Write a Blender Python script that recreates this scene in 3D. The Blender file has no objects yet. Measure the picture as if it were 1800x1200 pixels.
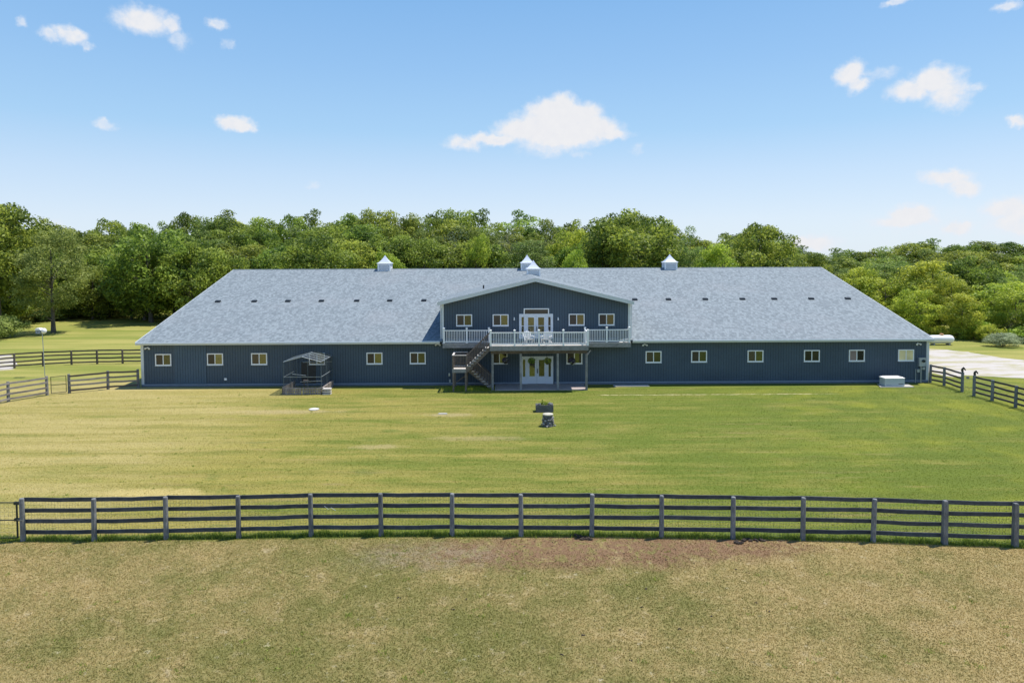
import bpy, math, random
import numpy as np
from mathutils import Vector, Matrix
random.seed(7); RNG = np.random.default_rng(7)
SC = bpy.context.scene; COL = SC.collection

# ------------------------------------------------------------------ camera
CAM_H, LENS_F = 9.6, 1200.0
PITCH, YAW, ROLL = math.radians(2.5), math.radians(0.43), 0.0042
FW = np.array([math.sin(YAW)*math.cos(PITCH), math.cos(YAW)*math.cos(PITCH), -math.sin(PITCH)])
_r0 = np.array([math.cos(YAW), -math.sin(YAW), 0.0]); _u0 = np.cross(_r0, FW)
RT = _r0*math.cos(ROLL) - _u0*math.sin(ROLL); UP = _u0*math.cos(ROLL) + _r0*math.sin(ROLL)
PPY = 456 + LENS_F*math.tan(PITCH)
cd = bpy.data.cameras.new("camera"); cam = bpy.data.objects.new("camera", cd); COL.objects.link(cam)
cam.matrix_world = Matrix(((RT[0], UP[0], -FW[0], 0), (RT[1], UP[1], -FW[1], 0), (RT[2], UP[2], -FW[2], CAM_H), (0, 0, 0, 1)))
cd.sensor_width = 36; cd.lens = 24; cd.shift_y = (PPY-600)/1800; cd.clip_start = .3; cd.clip_end = 5000
SC.camera = cam
# ------------------------------------------------------------------ light and exposure
SUN = Vector((0.40, 0.15, 1.0)).normalized()
SUN_EL = math.asin(SUN.z); SUN_AZ = math.atan2(SUN.x, SUN.y)
SKY_STRENGTH = 0.12
ld = bpy.data.lights.new("sun", 'SUN'); ld.energy = 4.4; ld.angle = math.radians(.55); ld.color = (1.0, .955, .88)
sun = bpy.data.objects.new("sun", ld); COL.objects.link(sun)
sun.rotation_euler = SUN.to_track_quat('Z', 'Y').to_euler(); sun.location = (60, 30, 120)
SC.view_settings.view_transform = 'Standard'; SC.view_settings.look = 'None'
SC.view_settings.gamma = 1; SC.view_settings.use_curve_mapping = False
SC.view_settings.exposure = 0.45
SC.render.filter_size = 1.1
SC.cycles.max_bounces = 6; SC.cycles.diffuse_bounces = 3; SC.cycles.transparent_max_bounces = 8
SC.cycles.use_denoising = True

# ------------------------------------------------------------------ helpers: places
def ray(px, py): return FW + RT*(px-900)/LENS_F + UP*(PPY-py)/LENS_F
def G(px, py):
    d = ray(px, py); t = CAM_H/-d[2]; return float(d[0]*t), float(d[1]*t)
def P(px, py, Y):
    d = ray(px, py); t = Y/d[1]; return float(d[0]*t), float(CAM_H + d[2]*t)

# ------------------------------------------------------------------ helpers: nodes
class NT:
    def __init__(s, tree): s.t = tree; s.n = tree.nodes; s.l = tree.links
    def node(s, typ, ins=None, **kw):
        nd = s.n.new(typ)
        for k, v in kw.items(): setattr(nd, k, v)
        for k, v in (ins or {}).items(): s.put(nd.inputs[k], v)
        return nd
    def put(s, sock, v):
        if isinstance(v, bpy.types.NodeSocket): s.l.new(v, sock)
        else:
            if sock.type == 'RGBA' and len(v) == 3: v = (*v, 1)
            sock.default_value = v
    def m(s, op, a, b=0.0, c=0.0, clamp=False):
        nd = s.node('ShaderNodeMath', operation=op, use_clamp=clamp)
        for i, v in enumerate((a, b, c)): s.put(nd.inputs[i], v)
        return nd.outputs[0]
    def vm(s, op, a, b=(0, 0, 0), c=(0, 0, 0), out=0):
        nd = s.node('ShaderNodeVectorMath', operation=op)
        s.put(nd.inputs[0], a); s.put(nd.inputs[1], b)
        if op == 'MULTIPLY_ADD': s.put(nd.inputs[2], c)
        return nd.outputs[out]
    def mix(s, f, a, b, mode='MIX'):
        nd = s.node('ShaderNodeMix', data_type='RGBA', blend_type=mode)
        s.put(nd.inputs[0], f); s.put(nd.inputs[6], a); s.put(nd.inputs[7], b)
        return nd.outputs[2]
    def noise(s, vec, scale, detail=3, rough=.55, dist=0.0, color=False):
        nd = s.node('ShaderNodeTexNoise', {'Vector': vec, 'Scale': scale, 'Detail': detail, 'Roughness': rough, 'Distortion': dist})
        return nd.outputs[1 if color else 0]
    def ramp(s, v, lo, hi, a=0.0, b=1.0, smooth=True):
        nd = s.node('ShaderNodeMapRange', {'Value': v, 'From Min': lo, 'From Max': hi, 'To Min': a, 'To Max': b}, interpolation_type='SMOOTHSTEP' if smooth else 'LINEAR')
        return nd.outputs[0]
    def sep(s, v):
        nd = s.node('ShaderNodeSeparateXYZ', {0: v}); return nd.outputs
    def comb(s, x, y, z=0.0):
        return s.node('ShaderNodeCombineXYZ', {0: x, 1: y, 2: z}).outputs[0]

# ------------------------------------------------------------------ sky with small fair-weather clouds
world = bpy.data.worlds.new("World"); SC.world = world; world.use_nodes = True
w = NT(world.node_tree); w.n.clear()
sky = w.node('ShaderNodeTexSky', sky_type='NISHITA', sun_disc=False, sun_elevation=SUN_EL, sun_rotation=SUN_AZ,
             altitude=250, air_density=1.0, dust_density=.6, ozone_density=1.6)
gen = w.node('ShaderNodeTexCoord').outputs['Generated']
x, y, z = w.sep(gen)
az = w.m('ARCTAN2', x, y); el = w.m('ARCSINE', z)
CLOUDS = [  # px, py, half width, half height, weight
    (990, 187, 26, 20, 1.0), (962, 195, 36, 20, 1.0), (1014, 203, 40, 22, 1.0), (975, 216, 66, 26, 1.0), (1040, 226, 50, 18, 1.0), (1066, 237, 38, 10, .9), (925, 230, 52, 20, 1.0), (985, 238, 92, 20, 1.0), (968, 256, 52, 16, .6), (972, 266, 24, 9, .4), (868, 245, 52, 10, .85), (817, 253, 32, 11, .7), (1018, 271, 16, 6, .3),
    (1643, 142, 44, 22, .95), (1600, 160, 40, 18, .85), (1665, 165, 40, 24, .8), (1715, 154, 18, 8, .5),
    (1495, 130, 26, 20, .9), (1505, 150, 20, 14, .8), (1548, 128, 34, 9, .35),
    (1790, 212, 16, 12, .8), (1665, 312, 46, 13, .85), (1695, 326, 28, 16, .85), (1603, 378, 42, 20, 1.0), (1590, 388, 52, 13, .9), (1682, 400, 36, 13, .85), (1775, 368, 50, 22, .85), (1790, 390, 66, 26, .75),
    (1420, 428, 54, 13, .9), (248, 36, 48, 22, .85), (300, 44, 22, 15, .7), (312, 70, 20, 12, .45), (88, 62, 18, 12, .6), (128, 66, 28, 13, .75), (148, 84, 14, 6, .5), (38, 40, 11, 8, .55), (383, 42, 16, 10, .6), (397, 80, 8, 6, .35),
    (412, 218, 28, 13, .9), (428, 226, 20, 9, .8), (186, 221, 18, 7, .5), (1573, 3, 22, 6, .6), (1775, 8, 22, 9, .6), (1120, 262, 10, 8, .3), (550, 325, 10, 5, .3), (80, 392, 30, 10, .45), (1640, 396, 120, 26, .25)]
uv = w.comb(az, el, 0.0)
wob = w.noise(uv, 34, 5, .62, color=True)
uvw = w.vm('MULTIPLY_ADD', w.vm('SUBTRACT', wob, (.5, .5, .5)), (.034, .026, 0), uv)
field = None
for (cx, cy, hw, hh, wt) in CLOUDS:
    d = ray(cx, cy); d = d/np.linalg.norm(d)
    a0, e0 = math.atan2(d[0], d[1]), math.asin(d[2])
    k = math.cos(math.atan2(cx-900, LENS_F))
    rx, ry = 1.34*hw/LENS_F*k*k, 1.34*hh/LENS_F*k
    dist = w.vm('LENGTH', w.vm('MULTIPLY', w.vm('SUBTRACT', uvw, (a0, e0, 0)), (1/rx, 1/ry, 0)), out=1)
    f = w.m('MULTIPLY', w.m('SUBTRACT', 1.0, dist), 1.0)
    f = w.m('MINIMUM', w.m('MULTIPLY', f, 1.7*wt), wt)
    field = f if field is None else w.m('SMOOTH_MAX', field, f, .15)
fine = w.noise(uv, 75, 6, .6)
cl = w.m('ADD', field, w.m('MULTIPLY', w.m('SUBTRACT', fine, .5), .75))
cl = w.m('MINIMUM', w.ramp(cl, -.10, .95), w.ramp(field, -.4, .15))
# the same kind of small clouds over the rest of the sky
big = w.noise(w.vm('MULTIPLY', gen, (1, 1, 2.2)), 5.5, 7, .6)
off = w.m('MAXIMUM', w.ramp(w.m('ABSOLUTE', w.m('SUBTRACT', az, .01)), .72, .86), w.ramp(el, .42, .55))
cl2 = w.m('MULTIPLY', w.m('MULTIPLY', w.ramp(big, .60, .70), off), w.ramp(el, .02, .1))
cl = w.m('MAXIMUM', cl, w.m('MULTIPLY', cl2, .85))
tint = w.mix(1.0, sky.outputs[0], (1.02, 1.0, 1.02), 'MULTIPLY')
# pale air low over the horizon
cr = w.node('ShaderNodeValToRGB', {0: w.m('MULTIPLY', el, .6366)})
stops = ((0.0, (4.4, 5.1, 5.8)), (.035, (4.2, 4.95, 5.85)), (.075, (3.4, 4.5, 5.8)), (.115, (2.40, 3.95, 5.65)), (.17, (1.85, 3.4, 5.45)), (.235, (1.35, 2.9, 5.15)), (.45, (.6, 1.7, 4.0)), (1.0, (.35, 1.15, 3.1)))
cr.color_ramp.elements[0].position = 0; cr.color_ramp.elements[0].color = (*stops[0][1], 1)
cr.color_ramp.elements[1].position = 1; cr.color_ramp.elements[1].color = (*stops[-1][1], 1)
for q, c_ in stops[1:-1]:
    e_ = cr.color_ramp.elements.new(q); e_.color = (*c_, 1)
base = w.mix(.85, tint, cr.outputs[0])
cc = w.mix(w.ramp(cl, .5, 1.0), (4.9, 5.2, 5.7), w.mix(fine, (4.9, 5.0, 5.3), (5.45, 5.45, 5.55)))
full = w.mix(cl, base, cc)
bg = w.node('ShaderNodeBackground', {'Color': full, 'Strength': SKY_STRENGTH})
w.l.new(bg.outputs[0], w.node('ShaderNodeOutputWorld').inputs[0])

# ------------------------------------------------------------------ helpers: objects and meshes
def tag(o, label=None, cat=None, group=None, kind=None):
    if label: o['label'] = label
    if cat: o['category'] = cat
    if group: o['group'] = group
    if kind: o['kind'] = kind
    return o
def thing(name, loc, label, cat, group=None, rz=0.0):
    o = bpy.data.objects.new(name, None); COL.objects.link(o); o.location = loc; o.rotation_euler = (0, 0, rz)
    o.empty_display_size = .3
    return tag(o, label, cat, group)
class MB:
    def __init__(s): s.v = []; s.f = []
    def add(s, vs, fs):
        b = len(s.v); s.v += [tuple(map(float, q)) for q in vs]; s.f += [tuple(b+i for i in f) for f in fs]; return s
    def box(s, x0, x1, y0, y1, z0, z1):
        return s.add([(x0, y0, z0), (x1, y0, z0), (x1, y1, z0), (x0, y1, z0), (x0, y0, z1), (x1, y0, z1), (x1, y1, z1), (x0, y1, z1)],
                     [(3, 2, 1, 0), (4, 5, 6, 7), (0, 1, 5, 4), (1, 2, 6, 5), (2, 3, 7, 6), (3, 0, 4, 7)])
    def prism(s, pts, y0, y1):          # pts in x,z counter-clockwise seen from -y
        n = len(pts)
        return s.add([(p[0], y0, p[1]) for p in pts] + [(p[0], y1, p[1]) for p in pts],
                     [tuple(range(n)), tuple(range(2*n-1, n-1, -1))] + [(i, i+n, (i+1) % n+n, (i+1) % n) for i in range(n)])
    def bar(s, a, b, wx, wz, up=(0, 0, 1)):   # rectangular bar between two points
        a, b = Vector(a), Vector(b); d = (b-a).normalized(); sd = d.cross(Vector(up))
        if sd.length < 1e-4: sd = Vector((1, 0, 0))
        sd.normalize(); u = sd.cross(d).normalized()
        vs = [p + sd*i*wx/2 + u*j*wz/2 for p in (a, b) for (i, j) in ((-1, -1), (1, -1), (1, 1), (-1, 1))]
        return s.add(vs, [(0, 3, 2, 1), (4, 5, 6, 7), (0, 1, 5, 4), (1, 2, 6, 5), (2, 3, 7, 6), (3, 0, 4, 7)][0:6])
    def tube(s, pts, rad, n=8, cap=True):
        pts = [Vector(p) for p in pts]; rad = rad if isinstance(rad, (list, tuple)) else [rad]*len(pts)
        b = len(s.v); prev = None
        for i, p in enumerate(pts):
            d = (pts[min(i+1, len(pts)-1)] - pts[max(i-1, 0)]).normalized()
            sd = d.cross(Vector((0, 1, 0)) if abs(d.y) < .9 else Vector((1, 0, 0))).normalized(); u = d.cross(sd)
            for k in range(n):
                t = 2*math.pi*k/n; q = p + (sd*math.cos(t) + u*math.sin(t))*rad[i]; s.v.append(tuple(q))
        for i in range(len(pts)-1):
            for k in range(n):
                s.f.append((b+i*n+k, b+i*n+(k+1) % n, b+(i+1)*n+(k+1) % n, b+(i+1)*n+k))
        if cap:
            s.f.append(tuple(b+k for k in range(n-1, -1, -1))); s.f.append(tuple(b+(len(pts)-1)*n+k for k in range(n)))
        return s
    def blob(s, c, r, n=8, m=6, jit=0.0):
        r = r if isinstance(r, (tuple, list)) else (r, r, r); b = len(s.v)
        for i in range(m+1):
            a = math.pi*i/m
            for k in range(n):
                t = 2*math.pi*k/n; q = 1+random.uniform(-jit, jit)
                s.v.append((c[0]+r[0]*math.sin(a)*math.cos(t)*q, c[1]+r[1]*math.sin(a)*math.sin(t)*q, c[2]+r[2]*math.cos(a)*q))
        for i in range(m):
            for k in range(n):
                s.f.append((b+i*n+k, b+(i+1)*n+k, b+(i+1)*n+(k+1) % n, b+i*n+(k+1) % n))
        return s
    def mesh(s, name, mat, off=(0, 0, 0), smooth=False):
        me = bpy.data.meshes.new(name)
        me.from_pydata([(q[0]-off[0], q[1]-off[1], q[2]-off[2]) for q in s.v], [], s.f)
        me.materials.append(mat); me.update()
        if smooth: me.shade_smooth()
        return me
def root_of(o):
    while o.parent: o = o.parent
    return o
def link(name, me, parent=None, loc=(0, 0, 0), rot=(0, 0, 0)):
    o = bpy.data.objects.new(name, me); COL.objects.link(o); o.parent = parent; o.location = loc; o.rotation_euler = rot
    return o
def part(name, mb, mat, parent, smooth=False, label=None):   # mb in world coordinates, parent root unrotated
    off = root_of(parent).location if parent else (0, 0, 0)
    # part origins sit at the thing's base, so children share its frame
    o = link(name, mb.mesh(name, mat, off, smooth), parent)
    if label: o['label'] = label
    return o
def copy_tree(o, parent=None):
    c = o.copy(); COL.objects.link(c)
    if parent: c.parent = parent
    for ch in list(o.children): copy_tree(ch, c)
    return c
def np_mesh(name, verts, faces, mat, tint=None):              # faces: (n,3) or (n,4) array
    me = bpy.data.meshes.new(name); nv, nf, k = len(verts), len(faces), faces.shape[1]
    me.vertices.add(nv); me.vertices.foreach_set('co', verts.astype(np.float32).ravel())
    me.loops.add(nf*k); me.loops.foreach_set('vertex_index', faces.astype(np.int32).ravel())
    me.polygons.add(nf); me.polygons.foreach_set('loop_start', np.arange(0, nf*k, k, dtype=np.int32))
    if tint is not None:
        a = me.attributes.new('tint', 'FLOAT', 'POINT'); a.data.foreach_set('value', tint.astype(np.float32))
    me.update(calc_edges=True); me.validate(); me.materials.append(mat); return me

# ------------------------------------------------------------------ materials
def material(name):
    m = bpy.data.materials.new(name); m.use_nodes = True; t = NT(m.node_tree); t.n.clear()
    return m, t
def finish(t, color, rough=.8, bump=None, bstr=.3, bdist=.02, metal=0.0, spec=.5, extra=None):
    p = t.node('ShaderNodeBsdfPrincipled', {'Base Color': color, 'Roughness': rough, 'Metallic': metal, 'Specular IOR Level': spec})
    if bump is not None:
        b = t.node('ShaderNodeBump', {'Strength': bstr, 'Distance': bdist, 'Height': bump}); t.l.new(b.outputs[0], p.inputs['Normal'])
    t.l.new(p.outputs[0], t.node('ShaderNodeOutputMaterial').inputs[0]); return p
def simple(name, color, rough=.7, var=.12, scale=3.0, metal=0.0, stretch=(1, 1, 1), bstr=.0, spec=.4):
    m, t = material(name)
    pos = t.node('ShaderNodeNewGeometry').outputs['Position']; v = t.vm('MULTIPLY', pos, stretch)
    n1 = t.noise(v, scale, 4, .6); n2 = t.noise(v, scale*9, 3, .6)
    k = t.m('ADD', t.m('MULTIPLY', t.m('SUBTRACT', n1, .5), 2*var*1.6), t.m('MULTIPLY', t.m('SUBTRACT', n2, .5), var*1.6))
    c = t.mix(1.0, color, t.comb(t.m('ADD', 1, k), t.m('ADD', 1, k), t.m('ADD', 1, k)), 'MULTIPLY')
    finish(t, c, rough, n2 if bstr else None, bstr, .01, metal, spec); return m
M = {}
M['white'] = simple('white_paint', (.86, .87, .88), .45, .03, 2)
M['trim'] = simple('white_trim', (.62, .66, .68), .5, .05, 1.5)
M['door_white'] = simple('door_paint', (.70, .74, .80), .35, .03, 2)
M['concrete'] = simple('concrete', (.42, .40, .36), .9, .14, 4, bstr=.2)
M['foundation'] = simple('foundation', (.14, .16, .20), .9, .2, 3)
M['gradeboard'] = simple('grade_board', (.26, .31, .38), .8, .12, 2)
M['dark_metal'] = simple('dark_metal', (.03, .035, .04), .5, .1, 5, .3)
M['galv'] = simple('galvanised_metal', (.42, .47, .50), .4, .08, 5, .5)
M['tankwhite'] = simple('tank_white', (.80, .80, .80), .35, .05, 1.5)
M['genshell'] = simple('generator_shell', (.50, .55, .56), .5, .04, 2)
M['black'] = simple('black_plastic', (.02, .02, .022), .5, .1, 5)
M['soil'] = simple('dark_soil', (.06, .045, .035), .95, .4, 8)
M['rope'] = simple('wire_steel', (.16, .17, .16), .6, .1, 5, .4)

def wood(name, c1, c2, stretch, rough=.85):
    m, t = material(name); pos = t.node('ShaderNodeNewGeometry').outputs['Position']
    oi = t.node('ShaderNodeObjectInfo').outputs['Random']
    v = t.vm('ADD', t.vm('MULTIPLY', pos, stretch), t.comb(t.m('MULTIPLY', oi, 30), 0, t.m('MULTIPLY', oi, 17)))
    g = t.noise(v, 7, 5, .65); b = t.noise(pos, 2.2, 4, .6)
    c = t.mix(t.ramp(g, .35, .68), c1, c2); c = t.mix(t.ramp(b, .35, .75, 0, .6), c, tuple(q*.62 for q in c1))
    k = t.m('ADD', .82, t.m('MULTIPLY', oi, .36)); c = t.mix(1.0, c, t.comb(k, k, k), 'MULTIPLY')
    finish(t, c, rough, g, .5, .01); return m
M['post'] = wood('weathered_post', (.13, .135, .145), (.30, .30, .29), (6, 6, .8))
M['rail'] = wood('blue_black_rail', (.04, .047, .060), (.10, .108, .12), (.8, 6, 8))  # dark blue-black wood tones for the near fence rails
M['rail_grey'] = wood('weathered_rail', (.17, .15, .14), (.34, .31, .30), (.8, 6, 8))
M['rail_brown'] = wood('brown_rail', (.075, .062, .058), (.14, .115, .11), (.8, 6, 8))
M['deckwood'] = wood('grey_deck_wood', (.20, .20, .20), (.38, .38, .38), (.8, 6, 8))
M['stairwood'] = wood('brown_stair_wood', (.11, .086, .072), (.23, .185, .155), (2, 4, 4))
M['tread'] = wood('pale_tread_wood', (.50, .46, .43), (.72, .68, .64), (2, 6, 6))
M['pallet'] = wood('pallet_wood', (.22, .19, .18), (.46, .40, .37), (3, 3, 3))
M['oldtimber'] = wood('dark_planter_timber', (.085, .085, .09), (.20, .20, .20), (1, 6, 6))
M['bark'] = wood('bark', (.07, .06, .05), (.17, .15, .12), (5, 5, .8))

# blue siding
def siding_mat(name, base):
    m, t = material(name); pos = t.node('ShaderNodeNewGeometry').outputs['Position']
    big = t.noise(t.vm('MULTIPLY', pos, (.35, 1, .5)), 1, 3, .5); gr = t.noise(t.vm('MULTIPLY', pos, (14, 1, 1.2)), 3, 5, .7)
    c = t.mix(t.ramp(big, .3, .7), base, tuple(q*.82 for q in base))
    c = t.mix(t.ramp(gr, .45, .8, 0, .5), c, tuple(q*1.5+.004 for q in base))
    finish(t, c, .75, gr, .3, .006); return m
M['siding'] = siding_mat('blue_siding', (.068, .100, .138))
M['siding_door'] = siding_mat('blue_barn_door', (.070, .112, .162))
M['groove'] = simple('siding_groove', (.022, .03, .042), .9, .1)

# shingles
def shingle_mat():
    m, t = material('grey_shingles'); pos = t.node('ShaderNodeNewGeometry').outputs['Position']; x, y, z = t.sep(pos)
    s = t.m('ADD', t.m('MULTIPLY', y, 1.037), 0)
    v = t.comb(x, s, 0)
    br = t.node('ShaderNodeTexBrick', {'Vector': v, 'Color1': (.0, .0, .0), 'Color2': (1, 1, 1), 'Mortar': (.1, .1, .1), 'Scale': 1.0, 'Mortar Size': .006,
                'Mortar Smooth': .3, 'Brick Width': .19, 'Row Height': .286}, offset=.37, offset_frequency=2)
    n0 = t.noise(t.vm('MULTIPLY', v, (1, .45, 1)), 7, 2, .6); n1 = t.noise(t.vm('MULTIPLY', v, (5.0, 1.9, 1)), 1.6, 4, .8, .2); n2 = t.noise(v, .14, 4, .6); n3 = t.noise(v, 60, 2, .7)
    k = t.m('ADD', t.m('MULTIPLY', br.outputs[0], .30), t.m('MULTIPLY', n1, .70))
    k = t.ramp(k, .28, .72)
    c = t.mix(k, (.116, .141, .158), (.238, .277, .300))
    c = t.mix(t.ramp(n0, .62, .80, 0, .6), c, (.07, .09, .11))
    c = t.mix(t.ramp(n2, .48, .72, 0, .40), c, (.235, .245, .26))
    c = t.mix(t.ramp(n3, .35, .7, 0, .3), c, (.25, .29, .32))
    finish(t, c, .85, br.outputs[0], .4, .02, spec=.45); return m
M['shingle'] = shingle_mat()
M['cupola_roof'] = simple('cupola_metal_roof', (.55, .60, .72), .4, .05, 2)

# glass: what stands in front mirrors in it, a tint shows what is behind
def glass(name, col, refl, tintc=(1, 1, 1), rough=.03, seed=0.0):
    m, t = material(name); pos = t.node('ShaderNodeNewGeometry').outputs['Position']
    n = t.noise(t.vm('ADD', pos, (seed, seed, 0)), 1.4, 3, .5)
    c = t.mix(n, tuple(q*.5 for q in col), tuple(q*1.5 for q in col))
    d = t.node('ShaderNodeBsdfDiffuse', {'Color': c}); g = t.node('ShaderNodeBsdfGlossy', {'Color': tintc, 'Roughness': rough})
    b = t.node('ShaderNodeBump', {'Strength': .3, 'Distance': .03, 'Height': n}); t.l.new(b.outputs[0], g.inputs['Normal'])
    oi = t.node('ShaderNodeObjectInfo').outputs['Random']
    mx = t.node('ShaderNodeMixShader', {0: t.m('MULTIPLY', t.m('ADD', .55, t.m('MULTIPLY', oi, .8)), refl), 1: d.outputs[0], 2: g.outputs[0]})
    t.l.new(mx.outputs[0], t.node('ShaderNodeOutputMaterial').inputs[0]); return m
M['pane'] = glass('window_pane', (.045, .043, .022), .17, (.85, .88, .72))
M['pane_screen'] = glass('window_screened_pane', (.030, .028, .030), .075, (.9, .85, .8), .2)
M['pane_dark'] = glass('dark_window_pane', (.012, .014, .02), .05, rough=.1)
M['pane_cream'] = glass('cream_blind_pane', (.78, .66, .38), .1, rough=.1)
M['pane_pink'] = glass('pink_blind_pane', (.24, .18, .19), .08, rough=.1)

# ground colours: one node group shared by the ground sheet and the grass on it
def field_group():
    g = bpy.data.node_groups.new('field_colour', 'ShaderNodeTree')
    g.interface.new_socket('Color', in_out='OUTPUT', socket_type='NodeSocketColor')
    g.interface.new_socket('Soil', in_out='OUTPUT', socket_type='NodeSocketFloat')
    t = NT(g); pos = t.node('ShaderNodeNewGeometry').outputs['Position']; x, y, z = t.sep(pos); p2 = t.comb(x, y, 0)
    def spot(cx, cy, rx, ry, lo=.4, hi=1.25, amp=.9, sc=1.1):
        d = t.vm('LENGTH', t.vm('MULTIPLY', t.vm('SUBTRACT', p2, (cx, cy, 0)), (1/rx, 1/ry, 0)), out=1)
        d = t.m('ADD', d, t.m('MULTIPLY', t.m('SUBTRACT', t.noise(p2, sc, 4, .7), .5), amp*2))
        return t.ramp(d, hi, lo)
    # lawn between the fence and the barn
    nbig = t.noise(p2, .09, 4, .6); nst = t.noise(t.vm('MULTIPLY', p2, (.09, .75, 1)), 1.0, 5, .68, .25); nst2 = t.noise(t.vm('MULTIPLY', p2, (.25, 2.4, 1)), 1.0, 4, .65, .3)
    npat = t.noise(t.vm('MULTIPLY', p2, (.35, .8, 1)), 1.0, 4, .6); nf = t.noise(p2, 7, 4, .75); nff = t.noise(p2, 26, 3, .7)
    dry = t.m('ADD', t.m('MULTIPLY', nst, .50), t.m('MULTIPLY', nst2, .28)); dry = t.m('ADD', dry, t.m('MULTIPLY', nbig, .30))
    dry = t.m('ADD', dry, t.m('MULTIPLY', npat, .25))
    dry = t.m('ADD', dry, t.ramp(x, -22, 16, .13, -.10, False))
    dry = t.m('ADD', dry, t.m('MULTIPLY', t.m('SUBTRACT', nf, .5), .22))
    lawn = t.mix(t.ramp(dry, .54, .82), (.125, .160, .022), (.285, .245, .062))
    lawn = t.mix(t.ramp(dry, .78, .95, 0, .7), lawn, (.39, .31, .12))
    lawn = t.mix(t.ramp(npat, .56, .72, 0, .6), lawn, (.10, .15, .024))
    lawn = t.mix(t.ramp(t.noise(p2, 1.15, 3, .6), .64, .76, 0, .5), lawn, (.085, .14, .025))
    lawn = t.mix(t.m('MULTIPLY', t.ramp(nst2, .55, .72, 0, .6), t.ramp(nbig, .4, .6)), lawn, (.26, .205, .09))
    stripe = t.m('SINE', t.m('ADD', t.m('MULTIPLY', y, 3.6), t.m('MULTIPLY', t.noise(p2, .12, 2, .5), 3)))
    sk = t.m('ADD', 1.0, t.m('MULTIPLY', stripe, t.m('MULTIPLY', t.ramp(nbig, .3, .6), .065))); lawn = t.mix(1.0, lawn, t.comb(sk, sk, sk), 'MULTIPLY')
    yel = t.m('MULTIPLY', t.ramp(x, 8, 24), t.ramp(t.noise(p2, .22, 3, .6), .45, .68, 0, .55)); lawn = t.mix(yel, lawn, (.27, .27, .03))
    gx, gy = G(551, 722)
    lawn = t.mix(t.m('MULTIPLY', spot(gx-2.2, gy-.2, 3.6, .7), .6), lawn, (.42, .33, .17))
    gx, gy = G(785, 729); lawn = t.mix(t.m('MULTIPLY', spot(gx, gy, 1.7, .55), .45), lawn, (.44, .34, .20))
    gx, gy = G(660, 785); lawn = t.mix(t.m('MULTIPLY', spot(gx, gy, 1.4, .5), .4), lawn, (.43, .34, .19))
    gx, gy = G(840, 770); lawn = t.mix(t.m('MULTIPLY', spot(gx, gy, 2.8, .55), .4), lawn, (.36, .29, .15))
    gx, gy = G(270, 683); lawn = t.mix(spot(gx, gy, 6, .8), lawn, (.43, .35, .15))
    gx, gy = G(250, 866); lawn = t.mix(spot(gx, gy, 2.6, .7), lawn, (.46, .37, .14))
    lawn = t.mix(t.m('MULTIPLY', t.ramp(x, -13, -19), t.ramp(nst, .38, .62, .2, .75)), lawn, (.40, .33, .13))
    # pale stony line of a filled trench
    gy0 = G(1270, 693)[1]; gxa = G(1055, 694)[0]; gxb = G(1500, 692)[0]
    ln = t.m('ABSOLUTE', t.m('SUBTRACT', t.m('ADD', y, t.m('MULTIPLY', t.m('SUBTRACT', t.noise(p2, 1.3, 5, .75), .5), .75)), gy0))
    ln = t.m('MULTIPLY', t.ramp(ln, .17, .04), t.m('MULTIPLY', t.ramp(x, gxa-.3, gxa+.3), t.ramp(x, gxb, gxb-4)))
    ln = t.m('MULTIPLY', ln, t.ramp(t.noise(p2, 1.7, 4, .8), .36, .56)); lawn = t.mix(t.m('MULTIPLY', ln, .75), lawn, (.55, .47, .28))
    # paddock in front
    a = t.noise(p2, .33, 4, .62); b = t.noise(p2, 1.3, 4, .65, .4)
    pd = t.m('ADD', t.m('MULTIPLY', a, .55), t.m('MULTIPLY', b, .35)); pd = t.m('ADD', pd, t.m('MULTIPLY', nf, .35))
    pd = t.m('ADD', pd, t.ramp(t.m('ABSOLUTE', t.m('ADD', x, 3)), 3, 15 , -.02, .14, False))
    pad = t.mix(t.ramp(pd, .50, .84), (.190, .178, .056), (.355, .272, .122))
    pad = t.mix(t.ramp(b, .58, .78, 0, .55), pad, (.47, .40, .26)); pad = t.mix(t.ramp(t.noise(p2, 3.2, 4, .75), .60, .72, 0, .6), pad, (.50, .45, .32))
    pad = t.mix(t.ramp(t.noise(p2, 1.9, 3, .6), .66, .76, 0, .5), pad, (.11, .14, .035)); pad = t.mix(t.ramp(a, .48, .34, 0, .15), pad, (.14, .155, .045))
    gx, gy = G(1030, 968); d1 = spot(gx, gy, 6.6, 1.35, .55, 1.3, .6, .7); pad = t.mix(t.m('MULTIPLY', d1, t.ramp(t.noise(p2, 2.4, 6, .85, .6), .40, .53, .05, 1.0)), pad, (.215, .132, .075))
    gx, gy = G(1290, 958); d2 = spot(gx, gy, 3.0, .9, .5, 1.2, .6, .8); pad = t.mix(t.m('MULTIPLY', d2, t.ramp(t.noise(p2, 3.0, 6, .85, .6), .42, .56, .05, 1.0)), pad, (.225, .138, .08))
    gx, gy = G(745, 978); d3 = spot(gx, gy, 2.6, 1.1, .4, 1.3, .6, .8); pad = t.mix(t.m('MULTIPLY', d3, t.ramp(t.noise(p2, 2.6, 6, .8, .5), .42, .56, .05, .55)), pad, (.30, .25, .165))
    dk = t.m('MULTIPLY', t.m('MAXIMUM', d1, d2), t.ramp(t.noise(p2, 5, 3, .7), .58, .72, 0, .6)); pad = t.mix(dk, pad, (.085, .055, .035))
    wav = t.m('MULTIPLY', t.m('SUBTRACT', t.noise(p2, .8, 3, .6), .5), .5)
    xp, xn = t.m('MAXIMUM', x, 0.0), t.m('MINIMUM', x, 0.0)
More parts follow.
